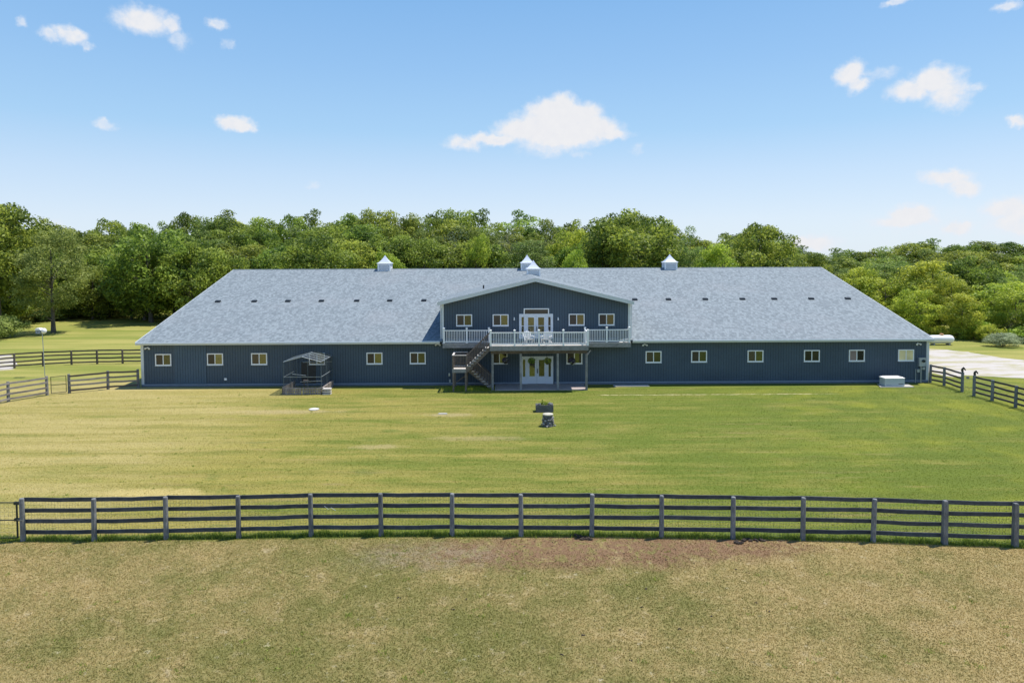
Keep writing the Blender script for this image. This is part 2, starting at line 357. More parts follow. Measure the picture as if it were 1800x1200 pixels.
    fy = t.m('SUBTRACT', t.m('SUBTRACT', 23.42, t.m('MULTIPLY', t.m('MULTIPLY', xp, xp), .0043)), t.m('MULTIPLY', t.m('MULTIPLY', xn, xn), .0007))
    side = t.ramp(t.m('SUBTRACT', t.m('ADD', y, wav), fy), -.28, -.02)
    col = t.mix(side, pad, lawn)
    fr = t.m('ABSOLUTE', t.m('SUBTRACT', t.m('ADD', y, wav), t.m('ADD', fy, .12)))
    col = t.mix(t.ramp(fr, .40, .05, 0, .6), col, (.10, .14, .032))
    # field behind
    fb = t.mix(t.ramp(t.noise(t.vm('MULTIPLY', p2, (.05, .3, 1)), 1, 4, .6), .35, .68), (.19, .215, .04), (.33, .30, .085))
    col = t.mix(t.ramp(y, 54, 56.5), col, fb)
    k = t.m('ADD', .46, t.m('ADD', t.m('MULTIPLY', nf, .62), t.m('MULTIPLY', nff, .48)))
    col = t.mix(1.0, col, t.comb(k, k, k), 'MULTIPLY')
    o = t.node('NodeGroupOutput'); t.l.new(col, o.inputs[0]); t.l.new(t.m('MAXIMUM', d1, d2), o.inputs[1])
    return g
FG = field_group()
def ground_mat():
    m, t = material('meadow'); gr = t.node('ShaderNodeGroup', node_tree=FG)
    pos = t.node('ShaderNodeNewGeometry').outputs['Position']; n = t.noise(pos, 14, 5, .75)
    finish(t, gr.outputs[0], .95, n, .9, .06, spec=.2); return m
def blade_mat():
    m, t = material('grass_blades'); gr = t.node('ShaderNodeGroup', node_tree=FG)
    a = t.node('ShaderNodeAttribute', attribute_name='tint').outputs['Fac']
    k = t.m('ADD', .95, t.m('MULTIPLY', a, .75)); c = t.mix(1.0, gr.outputs[0], t.comb(k, k, t.m('MULTIPLY', k, .95)), 'MULTIPLY')
    d = t.node('ShaderNodeBsdfDiffuse', {'Color': c}); tr = t.node('ShaderNodeBsdfTranslucent', {'Color': c})
    mx = t.node('ShaderNodeMixShader', {0: .45, 1: d.outputs[0], 2: tr.outputs[0]}); t.l.new(mx.outputs[0], t.node('ShaderNodeOutputMaterial').inputs[0]); return m
M['ground'] = ground_mat(); M['blade'] = blade_mat()
def leaf_mat(name, dark, light, trans=.48):
    m, t = material(name); a = t.node('ShaderNodeAttribute', attribute_name='tint').outputs['Fac']
    oi = t.node('ShaderNodeObjectInfo').outputs['Random']
    c = t.mix(a, dark, light); k = t.m('ADD', .78, t.m('MULTIPLY', oi, .44)); k2 = t.m('ADD', .9, t.m('MULTIPLY', t.m('FRACT', t.m('MULTIPLY', oi, 7.3)), .25))
    c = t.mix(1.0, c, t.comb(t.m('MULTIPLY', k, k2), k, t.m('MULTIPLY', k, .9)), 'MULTIPLY')
    p = t.node('ShaderNodeBsdfPrincipled', {'Base Color': c, 'Roughness': .55, 'Specular IOR Level': .3}); tr = t.node('ShaderNodeBsdfTranslucent', {'Color': c})
    mx = t.node('ShaderNodeMixShader', {0: trans, 1: p.outputs[0], 2: tr.outputs[0]}); t.l.new(mx.outputs[0], t.node('ShaderNodeOutputMaterial').inputs[0]); return m
M['leaf_oak'] = leaf_mat('oak_leaves', (.085, .145, .026), (.41, .50, .085))
M['leaf_lime'] = leaf_mat('light_green_leaves', (.19, .28, .035), (.54, .62, .09))
M['leaf_ash'] = leaf_mat('soft_green_leaves', (.12, .18, .04), (.42, .49, .15))
M['leaf_grey'] = leaf_mat('silver_green_leaves', (.24, .28, .17), (.55, .60, .42))
M['leaf_flower'] = leaf_mat('dark_purple_petals', (.03, .025, .05), (.12, .09, .16), .2)
M['leaf_bright'] = leaf_mat('bright_fern', (.12, .2, .02), (.35, .42, .05))
def gravel_mat():
    m, t = material('pale_gravel'); pos = t.node('ShaderNodeNewGeometry').outputs['Position']
    n1 = t.noise(t.vm('MULTIPLY', pos, (.25, .7, 1)), 1, 4, .65); n2 = t.noise(pos, 12, 4, .8)
    c = t.mix(n2, (.36, .32, .29), (.60, .56, .52)); c = t.mix(t.ramp(n1, .44, .62, 0, .8), c, (.34, .31, .14)); finish(t, c, .95, n2, .8, .04); return m
M['gravel'] = gravel_mat()
def patio_mat():
    m, t = material('patio_concrete'); pos = t.node('ShaderNodeNewGeometry').outputs['Position']
    n = t.noise(pos, 3, 4, .6); c = t.mix(n, (.30, .245, .225), (.47, .40, .375)); finish(t, c, .9, n, .3, .01); return m
M['patio'] = patio_mat()

# ------------------------------------------------------------------ ground
YW = 52.0
gm = MB()
xs = [-900, -300, -150, -90, -60, -40, -20, 0, 20, 40, 60, 90, 150, 300, 900]; ys = [-60, 0, 10, 20, 30, 45, 60, 80, 110, 150, 220, 400, 1200]
gm.add([(a, b, 0) for b in ys for a in xs], [(j*len(xs)+i, j*len(xs)+i+1, (j+1)*len(xs)+i+1, (j+1)*len(xs)+i) for j in range(len(ys)-1) for i in range(len(xs)-1)])
tag(part('ground', gm, M['ground'], None), kind='structure')
def sheet(name, poly, z, mat, wob=0.0, thick=0.0):
    pts = []
    for i in range(len(poly)):
        a, b = Vector(poly[i]), Vector(poly[(i+1) % len(poly)]); n = max(1, int((b-a).length/.6)) if wob else 1
        for k in range(n):
            q = a.lerp(b, k/n); pts.append((q.x+random.uniform(-wob, wob), q.y+random.uniform(-wob, wob)))
    mb = MB(); n = len(pts)
    if thick: mb.add([(p[0], p[1], z) for p in pts] + [(p[0], p[1], z-thick) for p in pts], [tuple(range(n))] + [(i, i+n, (i+1) % n+n, (i+1) % n) for i in range(n)])
    else: mb.add([(p[0], p[1], z) for p in pts], [tuple(range(n))])
    me = mb.mesh(name, mat); o = link(name, me); return o
drive = [G(1560, 610), G(1640, 613), G(1700, 618), G(1760, 628), G(1850, 640), G(2000, 660), G(2000, 690), G(1850, 668), G(1790, 664), G(1740, 661), G(1700, 660), G(1668, 662), G(1634, 655), G(1600, 640)]
tag(sheet('gravel_drive', drive[::-1], .006, M['gravel'], .22), kind='structure')
yard = [G(-120, 628), G(24, 624), G(30, 634), G(20, 650), G(-120, 662)]
tag(sheet('sandy_yard', yard[::-1], .006, M['gravel'], .3), kind='structure')

# ------------------------------------------------------------------ barn
XL, XR = -27.9, 32.42; EL, ER = -28.1, 32.54
BL, BR, BM = -4.96, 9.39, 2.16; GL, GR = -5.24, 9.60
EZ, RZ, YE, YR = 3.47, 8.66, 51.6, 70.4; SL = (RZ-EZ)/(YR-YE); CS = (8.20-6.42)/(BM-GL)
YB = 2*YR-YW
barn = thing('barn', (2.2, YW, 0), 'long dark blue barn with grey shingle roof, white trim and a tall gabled middle block', 'barn')
def roof_z(Y): return EZ + SL*(Y-YE)
def cross_z(X): return 8.20 - CS*abs(X-BM)
b = MB()
for (xa, xb) in ((XL, XR),):
    prof = [(YW, 0), (YB, 0), (YB, EZ-.22), (YR, RZ-.3), (YW, EZ-.12)]
    n = 5; b.add([(xa, p[0], p[1]) for p in prof] + [(xb, p[0], p[1]) for p in prof],
                 [tuple(range(n-1, -1, -1)), tuple(range(n, 2*n))] + [(i, (i+1) % n, (i+1) % n+n, i+n) for i in range(n)])
b.prism([(BL, .02), (BR, .02), (BR, cross_z(BR)-.2), (BM, 8.0), (BL, cross_z(BL)-.2)], YW-.003, 69.0)
part('wall', b, M['groove'], barn)
side = MB()     # plank-clad gable ends and the block's own sides
for X, sx in ((XL, -1), (XR, 1)):
    k = 0
    for i in range(int((YB-YW)/.2032)):
        y0 = YW + .2 + i*.2032; y1 = y0+.19
        if y1 > YB-.1: break
        zt = min(roof_z((y0+y1)/2), RZ - (abs((y0+y1)/2-YR))*SL) - .16
        side.box(min(X, X+sx*.014), max(X, X+sx*.014), y0, y1, .2, zt)
for X, sx in ((BL, -1), (BR, 1)):
    for i in range(48):
        y0 = YW + .2 + i*.2032
        side.box(min(X, X+sx*.014), max(X, X+sx*.014), y0, y0+.19, roof_z(y0)-.1, cross_z(X)-.15)
tag(part('side_cladding', side, M['siding'], barn), kind='stuff')
# siding panels, each of six grooved boards
PW = 6*.2032
def siding_run(xa, xb, topf, mat=None):
    n = max(1, round((xb-xa)/PW)); pw = (xb-xa)/n
    for i in range(n):
        mb = MB(); x0 = xa+i*pw; bw = pw/6; mid = x0+pw/2
        isdoor = (P(312, 640, YW)[0] < mid < P(357, 640, YW)[0])
        for k in range(6):
            a, c = x0+k*bw+.011, x0+(k+1)*bw-.011; yf = YW-.016+random.uniform(-.001, .001) - (.05 if isdoor else 0)
            mb.prism([(a, .2), (c, .2), (c, topf(c)), (a, topf(a))], yf, YW+.01)
        part('siding_panel', mb, M['siding_door'] if isdoor else M['siding'], barn, label='slightly brighter blue panel of the sliding barn door' if isdoor else None)
siding_run(XL+.16, BL, lambda X: EZ-.22)
siding_run(BL, BR, lambda X: min(cross_z(X)-.16, 9))
siding_run(BR, XR-.16, lambda X: EZ-.22)
# foundation and grade board
for (xa, xb) in ((XL, G(914, 672)[0]), (G(973, 672)[0], XR)):
    part('foundation', MB().box(xa, xb, YW-.05, YW+.02, -.1, .13), M['foundation'], barn)
    part('grade_board', MB().box(xa, xb, YW-.06, YW+.02, .132, .20), M['gradeboard'], barn)
# corner boards
for X in (XL, XR-.17): part('corner_board', MB().box(X-.02, X+.19, YW-.04, YW+.22, .18, EZ-.22), M['trim'], barn)
for X in (BL-.03, BR-.14): part('corner_board', MB().box(X, X+.17, YW-.05, YW+.16, EZ-.02, cross_z(X+.08)-.16), M['trim'], barn)
for X in (BL-.13, BR+.07): part('downspout', MB().box(X, X+.07, YW-.03, YW+.04, EZ+.1, cross_z(X)-.2), M['trim'], barn)
# roofs
def slope_slab(x0, x1, ya, za, yb, zb, th):
    return MB().add([(x0, ya, za), (x1, ya, za), (x1, yb, zb), (x0, yb, zb), (x0, ya, za-th), (x1, ya, za-th), (x1, yb, zb-th), (x0, yb, zb-th)],
                    [(0, 1, 2, 3), (7, 6, 5, 4), (4, 5, 1, 0), (5, 6, 2, 1), (6, 7, 3, 2), (7, 4, 0, 3)])
roof = part('roof', slope_slab(EL, ER, YE, EZ, YR, RZ, .1), M['shingle'], barn)
part('roof', slope_slab(EL, ER, 2*YR-YE, EZ, YR, RZ, .1), M['shingle'], barn)
rr = MB()
for s_, xe in ((-1, GL), (1, GR)):
    ze = cross_z(xe)
    vs = [(BM, 51.56, 8.20), (BM, 69.2, 8.20), (xe, 69.2, ze), (xe, 51.56, ze)]
    vs += [(v[0], v[1], v[2]-.1) for v in vs]
    rr.add(vs, [(0, 1, 2, 3), (7, 6, 5, 4), (0, 3, 7, 4), (1, 0, 4, 5), (2, 1, 5, 6), (3, 2, 6, 7)] if s_ < 0 else [(3, 2, 1, 0), (4, 5, 6, 7), (4, 7, 3, 0), (5, 4, 0, 1), (6, 5, 1, 2), (7, 6, 2, 3)])
part('gable_roof', rr, M['shingle'], barn)
part('ridge_cap', MB().tube([(EL, YR, RZ-.01), (ER, YR, RZ-.01)], .05, 6), M['shingle'], barn)
for (xa, xb) in ((EL, BL-.14), (BR+.15, ER)):
    part('fascia', MB().box(xa, xb, YE-.045, YE-.003, EZ-.23, EZ-.015), M['trim'], barn)
    part('gutter', MB().prism([(xa, 0), (xb, 0), (xb, .01), (xa, .01)], YE-.1, YE-.047) if False else MB().box(xa+.02, xb-.02, YE-.125, YE-.048, EZ-.14, EZ-.05), M['trim'], barn)
    part('soffit', MB().box(xa, xb, YE-.003, YW, EZ-.235, EZ-.215), M['trim'], barn)
for X in (EL, ER): part('rake_board', MB().bar((X, YE, EZ-.1), (X, YR, RZ-.1), .04, .2), M['trim'], barn)
for xe in (GL, GR):
    ze = cross_z(xe); s = -1 if xe < BM else 1
    part('gable_rake_board', MB().prism(([(xe, ze-.28), (BM, 7.92), (BM, 8.185), (xe, ze-.015)] if s < 0 else [(BM, 7.92), (xe, ze-.28), (xe, ze-.015), (BM, 8.185)]), 51.50, 51.556), M['trim'], barn)
    part('gable_fascia', MB().box(min(xe, xe+s*.04), max(xe, xe+s*.04), 51.5, 62.5, ze-.22, ze-.02), M['trim'], barn)
    part('gable_soffit', MB().prism([(xe, ze-.29), (xe+.02 if s < 0 else BM, (ze-.29 if s < 0 else 7.91)), (BM if s < 0 else xe, 7.91 if s < 0 else ze-.29), (BM if s < 0 else xe, 7.93 if s < 0 else ze-.27)], 51.557, 51.98) if False else
         MB().bar((xe, 51.77, ze-.15), (BM, 51.77, 8.05), .42, .03, (0, 0, 1)), M['trim'], barn)
# roof vents
vent_px = [383, 447, 506, 565, 627, 685, 745, 1116, 1175, 1240, 1305, 1361, 1426, 1490]
def vent(X, Y, Z):
    mb = MB(); zz = Z
    mb.add([(X-.23, Y-.17, zz-.06), (X+.23, Y-.17, zz-.06), (X+.23, Y+.17, zz+.04), (X-.23, Y+.17, zz+.04), (X-.2, Y-.15, zz+.10), (X+.2, Y-.15, zz+.10), (X+.2, Y+.15, zz+.16), (X-.2, Y+.15, zz+.16)],
           [(4, 5, 6, 7), (0, 1, 5, 4), (1, 2, 6, 5), (2, 3, 7, 6), (3, 0, 4, 7)])
    part('roof_vent', mb, M['dark_metal'], barn)
for px in vent_px:
    X = P(px, 528, 60.6)[0]; vent(X, 60.6, roof_z(60.6))
Xc = P(850, 510, 56)[0]
part('vent_pipe', MB().tube([(Xc, 56, cross_z(Xc)-.1), (Xc, 56, cross_z(Xc)+.28)], .06, 8), M['black'], barn)
# cupolas
def cupola(cx, cy, zb, w=1.30):
    h = w/2; mb = MB().box(cx-h*1.04, cx+h*1.04, cy-h*1.04, cy+h*1.04, zb-.25, zb+.26)
    c = part('cupola', mb, M['white'], barn)
    f = MB()
    for (sx, sy) in ((-1, -1), (1, -1), (1, 1), (-1, 1)):
        f.box(cx+sx*h-(.14 if sx > 0 else 0), cx+sx*h+(.14 if sx < 0 else 0), cy+sy*h-(.14 if sy > 0 else 0), cy+sy*h+(.14 if sy < 0 else 0), zb+.262, zb+.92)
    f.box(cx-h-.02, cx+h+.02, cy-h-.02, cy+h+.02, zb+.921, zb+1.0); f.box(cx-h+.1, cx+h-.1, cy-h+.1, cy+h-.1, zb+.262, zb+.92)
    part('louver_frame', f, M['white'], c)
    lv = MB()
    for k in range(7):
        z0 = zb+.29+k*.088
        lv.bar((cx-h+.14, cy-h+.05, z0), (cx+h-.14, cy-h+.05, z0), .11, .014, (0, -.7, .7)); lv.bar((cx+h-.05, cy-h+.14, z0), (cx+h-.05, cy+h-.14, z0), .11, .014, (.7, 0, .7))
        lv.bar((cx-h+.05, cy-h+.14, z0), (cx-h+.05, cy+h-.14, z0), .11, .014, (-.7, 0, .7))
    tag(part('louvers', lv, M['white'], c), kind='stuff')
    rf = MB(); prof = [(h*1.16, 1.0), (h*.86, 1.10), (h*.56, 1.30), (h*.27, 1.55), (.015, 1.82)]
    for (ra, za) in prof: rf.v += [(cx-ra, cy-ra, zb+za), (cx+ra, cy-ra, zb+za), (cx+ra, cy+ra, zb+za), (cx-ra, cy+ra, zb+za)]
    for i in range(len(prof)-1):
        for k in range(4): rf.f.append((i*4+k, i*4+(k+1) % 4, (i+1)*4+(k+1) % 4, (i+1)*4+k))
    rf.f.append((3, 2, 1, 0))
    part('cupola_roof', rf, M['cupola_roof'], c)
for px in (677, 926.5, 1177):
    cupola(P(px, 470, YR)[0], YR, 8.25)
cupola(P(937.5, 480, 66)[0], 66.0, 7.70)

# windows
def window(px, py, w=1.215, h=.89, kinds=('pane_screen', 'pane'), z=None):
    X, Z = P(px, py, YW); y0, y1 = YW-.075, YW-.012; t = .075
    f = MB().box(X-w/2, X-w/2+t, y0, y1, Z-h/2, Z+h/2).box(X+w/2-t, X+w/2, y0, y1, Z-h/2, Z+h/2)
    f.box(X-w/2+t, X+w/2-t, y0, y1, Z+h/2-t, Z+h/2).box(X-w/2+t, X+w/2-t, y0, y1, Z-h/2, Z-h/2+t)
    wn = part('window', f, M['white'], barn)
    part('mullion', MB().box(X-.03, X+.03, y0+.008, y1, Z-h/2+t, Z+h/2-t), M['white'], wn)
    part('window_pane', MB().box(X-w/2+t, X-.03, YW-.040, YW-.022, Z-h/2+t, Z+h/2-t), M[kinds[0]], wn)
    part('window_pane', MB().box(X+.03, X+w/2-t, YW-.047, YW-.022, Z-h/2+t, Z+h/2-t), M[kinds[1]], wn)
    part('sill', MB().box(X-w/2-.02, X+w/2+.02, YW-.10, YW-.012, Z-h/2-.03, Z-h/2-.002), M['white'], wn)
for (px, py) in ((287.5, 632), (378.5, 631), (456, 630.5), (557.5, 630.2), (658.5, 629.5), (734.5, 629), (878, 629), (1009.5, 629),
                 (1148.5, 627), (1228.5, 626), (1327.5, 625.5)): window(px, py)
window(1426.5, 625, kinds=('pane_dark', 'pane_dark')); window(1505.5, 624.5, kinds=('pane_pink', 'pane_dark')); window(1592, 624, kinds=('pane_cream', 'pane_cream'))
for (px, py) in ((816, 562.7), (880, 562.5), (1013.5, 561.5), (1066, 561.3)): window(px, py)
# double doors
def door_set(pxa, pxb, zb, zt, transom=None):
    xa, xb = P(pxa, 600, YW)[0], P(pxb, 600, YW)[0]; w = xb-xa; y0 = YW-.09; sl = .36
    f = MB().box(xa, xa+.09, y0, YW-.012, zb, zt).box(xb-.09, xb, y0, YW-.012, zb, zt).box(xa+.09, xb-.09, y0, YW-.012, zt-.1, zt)
    f.box(xa+.09+sl, xa+.17+sl, y0, YW-.012, zb, zt-.1).box(xb-.17-sl, xb-.09-sl, y0, YW-.012, zb, zt-.1)
    d = part('door_frame', f, M['door_white'], barn)
    for s in (0, 1):
        a = xa+.09 if s == 0 else xb-.09-sl
        g = MB().box(a, a+sl, y0+.02, YW-.02, zb, zb+.55); g.box(a, a+.09, y0+.02, YW-.02, zb+.55, zt-.1).box(a+sl-.09, a+sl, y0+.02, YW-.02, zb+.55, zt-.1).box(a+.09, a+sl-.09, y0+.02, YW-.02, zt-.24, zt-.1)
        if transom: g.box(a+.09, a+sl-.09, y0+.025, YW-.02, zb+1.18, zb+1.22)
        part('sidelight', g, M['door_white'], d)
        part('sidelight_pane', MB().box(a+.09, a+sl-.09, YW-.045, YW-.022, zb+.55, zt-.24), M['pane' if s == 0 else 'pane_dark'], d)
    xm = (xa+xb)/2; lo, hi = xa+.17+sl, xb-.17-sl
    for s in (0, 1):
        a, c = (lo, xm-.006) if s == 0 else (xm+.006, hi); y2 = y0+.025; st = .15
        g = MB().box(a, c, y2, YW-.02, zb+.01, zb+.58).box(a, a+st, y2, YW-.02, zb+.58, zt-.1).box(c-st, c, y2, YW-.02, zb+.58, zt-.1).box(a+st, c-st, y2, YW-.02, zt-.27, zt-.1)
        g.box(a+st, c-st, y2-.012, y2-.001, zb+.14, zb+.46)
        if transom: g.box(a+st, c-st, y2+.004, YW-.02, zb+1.19, zb+1.225)
        part('door_leaf', g, M['door_white'], d)
        part('door_pane', MB().box(a+st, c-st, YW-.044, YW-.023, zb+.58, zt-.27), M['pane'], d)
    part('door_handle', MB().box(xm+.03, xm+.08, y0-.04, y0+.02, zb+.82, zb+1.16), M['black'], d)
    if transom:
        ta, tb = P(transom[0], 546, YW)[0], P(transom[1], 546, YW)[0]; z1 = zt+.42
        g = MB().box(ta, ta+.08, y0, YW-.012, zt+.002, z1).box(tb-.08, tb, y0, YW-.012, zt+.002, z1).box(ta+.08, tb-.08, y0, YW-.012, z1-.08, z1)
        tr = part('transom', g, M['white'], barn)
        part('transom_pane', MB().box(ta+.08, tb-.08, YW-.05, YW-.022, zt+.002, z1-.08), M['pane_screen'], tr)
DZ = 3.33
door_set(912.7, 972, DZ, 5.45, (920.5, 965))
door_set(914.8, 972.3, .08, 2.20)
xa_, xb_ = P(530, 660, YW)[0], P(556, 660, YW)[0]
part('pen_dark_panel', MB().box(xa_, xb_, YW-.03, YW-.017, .1, 1.85), M['black'], barn)  # near-black panel on the wall behind the pen
part('pen_panel_trim', MB().box(xa_-.06, xa_-.001, YW-.05, YW-.017, .1, 1.92).box(xb_+.001, xb_+.06, YW-.05, YW-.017, .1, 1.92).box(xa_, xb_, YW-.05, YW-.017, 1.851, 1.92), M['siding_door'], barn)
# small fittings on the wall
for (px, py) in ((904, 560), (981, 560)):
    X, Z = P(px, py, YW)
    s = part('wall_lamp', MB().box(X-.04, X+.04, YW-.1, YW-.016, Z-.1, Z+.1), M['white'], barn); part('lamp_shade', MB().tube([(X, YW-.14, Z-.1), (X, YW-.14, Z+.06)], [.06, .035], 8), M['white'], s)
for (px, py) in ((260.5, 611), (770, 604.5), (1133, 605), (1613, 603.5)):
    X, Z = P(px, py, YW)
    s = part('flood_light', MB().box(X-.05, X+.05, YW-.06, YW-.016, Z-.05, Z+.05), M['white'], barn)
    for q in (-.13, .13): part('lamp_head', MB().tube([(X+q*.4, YW-.07, Z), (X+q*1.3, YW-.2, Z-.06)], [.035, .07], 8), M['white'], s)
X, Z = P(397, 666, YW); part('dryer_vent', MB().box(X-.09, X+.09, YW-.09, YW-.016, Z-.08, Z+.08), M['white'], barn)
for (px, py) in ((790, 658), (791, 669)): X, Z = P(px, py, YW); part('outlet_box', MB().box(X-.06, X+.06, YW-.1, YW-.016, Z-.11, Z+.11), M['galv'], barn)
# meter and switch boxes at the right end
X0, Z0 = P(1613.5, 628, YW); X1, Z1 = P(1624.5, 643, YW)
mb_ = part('electric_meter_box', MB().box(X0, X1, YW-.2, YW-.016, Z1, Z0), M['galv'], barn)
part('meter_dial', MB().tube([((X0+X1)/2+.06, YW-.2, (Z0+Z1)/2+.08), ((X0+X1)/2+.06, YW-.3, (Z0+Z1)/2+.08)], .11, 12), M['dark_metal'], mb_)
Xp = P(1617.5, 650, YW)[0]; part('conduit', MB().tube([(Xp, YW-.1, .0), (Xp, YW-.1, Z1)], .045, 8), M['galv'], barn)
Xp = P(1608.5, 650, YW)[0]; part('conduit', MB().tube([(Xp, YW-.08, .0), (Xp, YW-.08, P(1608, 648, YW)[1])], .025, 8), M['galv'], barn)
Xq, Zq = P(1613, 651, YW); part('switch_box', MB().box(Xq-.1, Xq+.1, YW-.12, YW-.016, Zq-.12, Zq+.12), M['galv'], barn)
Xq, Zq = P(1622, 646, YW); part('switch_box', MB().box(Xq-.1, Xq+.12, YW-.12, YW-.016, Zq-.14, Zq+.05), M['galv'], barn)

# ------------------------------------------------------------------ patio, slabs
YD = 49.35                                    # front of the middle deck
px0, px1 = P(870, 680, 50)[0], P(1031, 680, 50)[0]
tag(sheet('patio', [(px0, 49.72), (px1, 49.72), (px1, YW-.06), (px0, YW-.06)], .07, M['patio'], 0, .12), kind='structure')
part_slab = sheet('stepping_slab', [(G(1078, 678)[0], G(1078, 680)[1]), (G(1140, 678)[0], G(1140, 679.6)[1]), (G(1140, 678)[0], G(1140, 676.8)[1]), (G(1078, 678)[0], G(1078, 677)[1])], .05, M['concrete'], 0, .08)
tag(part_slab, 'narrow pale concrete slab in the grass just right of the patio', 'slab')

# ------------------------------------------------------------------ deck with white railing
DXL, DXR = P(861, 600, YD)[0], P(1034.5, 600, YD)[0]; YWD = 51.12
deck = thing('deck', (2.2, 50.6, 0), 'raised grey timber deck with white railings over the patio, bolted to the gable wall', 'deck')
def boards(x0, x1, y0, y1, z):
    mb = MB(); n = round((y1-y0)/.145); w = (y1-y0)/n
    for i in range(n): mb.box(x0, x1, y0+i*w+.003, y0+(i+1)*w-.003, z-.03, z)
    return mb
tag(part('deck_boards', boards(DXL, DXR, YD, YW-.1, DZ), M['tread'], deck), kind='stuff')
tag(part('deck_boards', boards(P(777, 600, YWD)[0], DXL-.005, YWD, YW-.1, DZ), M['tread'], deck), kind='stuff')
tag(part('deck_boards', boards(DXR+.005, P(1109, 600, YWD)[0], YWD, YW-.1, DZ), M['tread'], deck), kind='stuff')
def rim(x0, x1, y):
    part('rim_joist', MB().box(x0, x1, y+.01, y+.05, DZ-.36, DZ-.032), M['deckwood'], deck)
WXL, WXR = P(778, 600, YWD)[0], P(1109, 600, YWD)[0]
xm_ = P(946, 600, YD)[0]
rim(DXL, xm_, YD); rim(xm_+.004, DXR, YD); rim(WXL, DXL-.01, YWD); rim(DXR+.01, WXR, YWD)
for X in (DXL, DXR-.04): part('rim_joist', MB().box(X, X+.04, YD+.052, YW-.1, DZ-.36, DZ-.032), M['deckwood'], deck)
for X in (WXL, WXR-.04): part('rim_joist', MB().box(X, X+.04, YWD+.052, YW-.1, DZ-.36, DZ-.032), M['deckwood'], deck)
js = MB()
X = DXL+.35
while X < DXR-.1: js.box(X, X+.04, YD+.055, YW-.1, DZ-.28, DZ-.034); X += .41
tag(part('joists', js, M['stairwood'], deck), kind='stuff')
part('beam', MB().box(DXL+.05, DXR-.05, 49.72, 49.82, DZ-.62, DZ-.29), M['stairwood'], deck)
for px in (866, 915.5, 980.5, 1031):
    X = P(px, 660, 49.77)[0]; part('support_post', MB().box(X-.08, X+.08, 49.69, 49.85, 0, DZ-.62 if True else 0), M['deckwood'], deck)
Xk = P(1031, 620, 49.77)[0]
part('knee_brace', MB().bar((Xk+.02, 49.6, DZ-.75), (Xk+.28, 49.6, DZ-.38), .07, .07), M['deckwood'], deck)
# railing
def rpost(X, Y, h=1.12):
    mb = MB().box(X-.065, X+.065, Y-.065, Y+.065, DZ, DZ+h); p = part('railing_post', mb, M['white'], deck)
    part('post_cap', MB().box(X-.09, X+.09, Y-.09, Y+.09, DZ+h+.001, DZ+h+.03).add([(X-.07, Y-.07, DZ+h+.03), (X+.07, Y-.07, DZ+h+.03), (X+.07, Y+.07, DZ+h+.03), (X-.07, Y+.07, DZ+h+.03), (X, Y, DZ+h+.08)], [(0, 1, 4), (1, 2, 4), (2, 3, 4), (3, 0, 4)]), M['white'], p)
def rsec(a, c):
    (x0, y0), (x1, y1) = a, c; L = math.hypot(x1-x0, y1-y0); ux, uy = (x1-x0)/L, (y1-y0)/L; g = .067
    A = (x0+ux*g, y0+uy*g); B = (x1-ux*g, y1-uy*g)
    s = part('railing', MB().bar((*A, DZ+.95), (*B, DZ+.95), .09, .07), M['white'], deck)
    part('bottom_rail', MB().bar((*A, DZ+.11), (*B, DZ+.11), .05, .08), M['white'], s)
    bl = MB(); n = max(2, round((L-2*g)/.125))
    for i in range(1, n):
        X, Y = A[0]+(B[0]-A[0])*i/n, A[1]+(B[1]-A[1])*i/n; bl.box(X-.019, X+.019, Y-.019, Y+.019, DZ+.151, DZ+.914)
    tag(part('balusters', bl, M['white'], s), kind='stuff')
yf = YD+.09; yw = YWD+.09
fx = [P(q, 590, yf)[0] for q in (862.5, 904.5, 947.3, 990.3, 1033.3)]
for X in fx: rpost(X, yf)
for i in range(4): rsec((fx[i], yf), (fx[i+1], yf))
rpost(P(1033.3, 590, yf)[0], yw); rsec((fx[4], yf), (fx[4], yw))
wl = [WXL+.1, P(820.5, 590, yw)[0], DXL-.1]; wr = [fx[4], P(1066.5, 590, yw)[0], WXR-.1]
for X in wl: rpost(X, yw)
for X in wr[1:]: rpost(X, yw)
for q in (wl, wr):
    for i in range(2): rsec((q[i], yw), (q[i+1], yw))
for X in (wl[0], wr[2]): rsec((X, yw), (X, YW-.12))

# ------------------------------------------------------------------ stairs
stairs = thing('staircase', (-2.5, 50, 0), 'brown wooden staircase turning on a small landing at the left end of the deck', 'staircase')
LZ = 1.66; LX0, LX1 = P(795, 650, 49.4)[0], P(820.5, 650, 49.4)[0]; LY0, LY1 = 49.38, 51.3
lb = 12
for i in range(lb):
    w_ = (LY1-LY0)/lb; part('landing_board', MB().box(LX0, LX1, LY0+i*w_+.004, LY0+(i+1)*w_-.004, LZ-.03, LZ), M['tread'], stairs)
fr = MB().box(LX0, LX1, LY0, LY0+.04, LZ-.27, LZ-.032).box(LX0, LX1, LY1-.04, LY1, LZ-.27, LZ-.032).box(LX0, LX0+.04, LY0+.042, LY1-.042, LZ-.27, LZ-.032).box(LX1-.04, LX1, LY0+.042, LY1-.042, LZ-.27, LZ-.032)
part('landing_frame', fr, M['deckwood'], stairs)
for X in (LX0+.07, LX1-.08):
    for Y in (LY0+.1, LY1-.12): part('landing_post', MB().box(X-.06, X+.06, Y-.06, Y+.06, 0, LZ-.27), M['stairwood'], stairs)
part('cross_brace', MB().bar((LX0+.1, LY1-.2, .35), (LX1-.1, LY1-.2, .95), .03, .07), M['stairwood'], stairs)
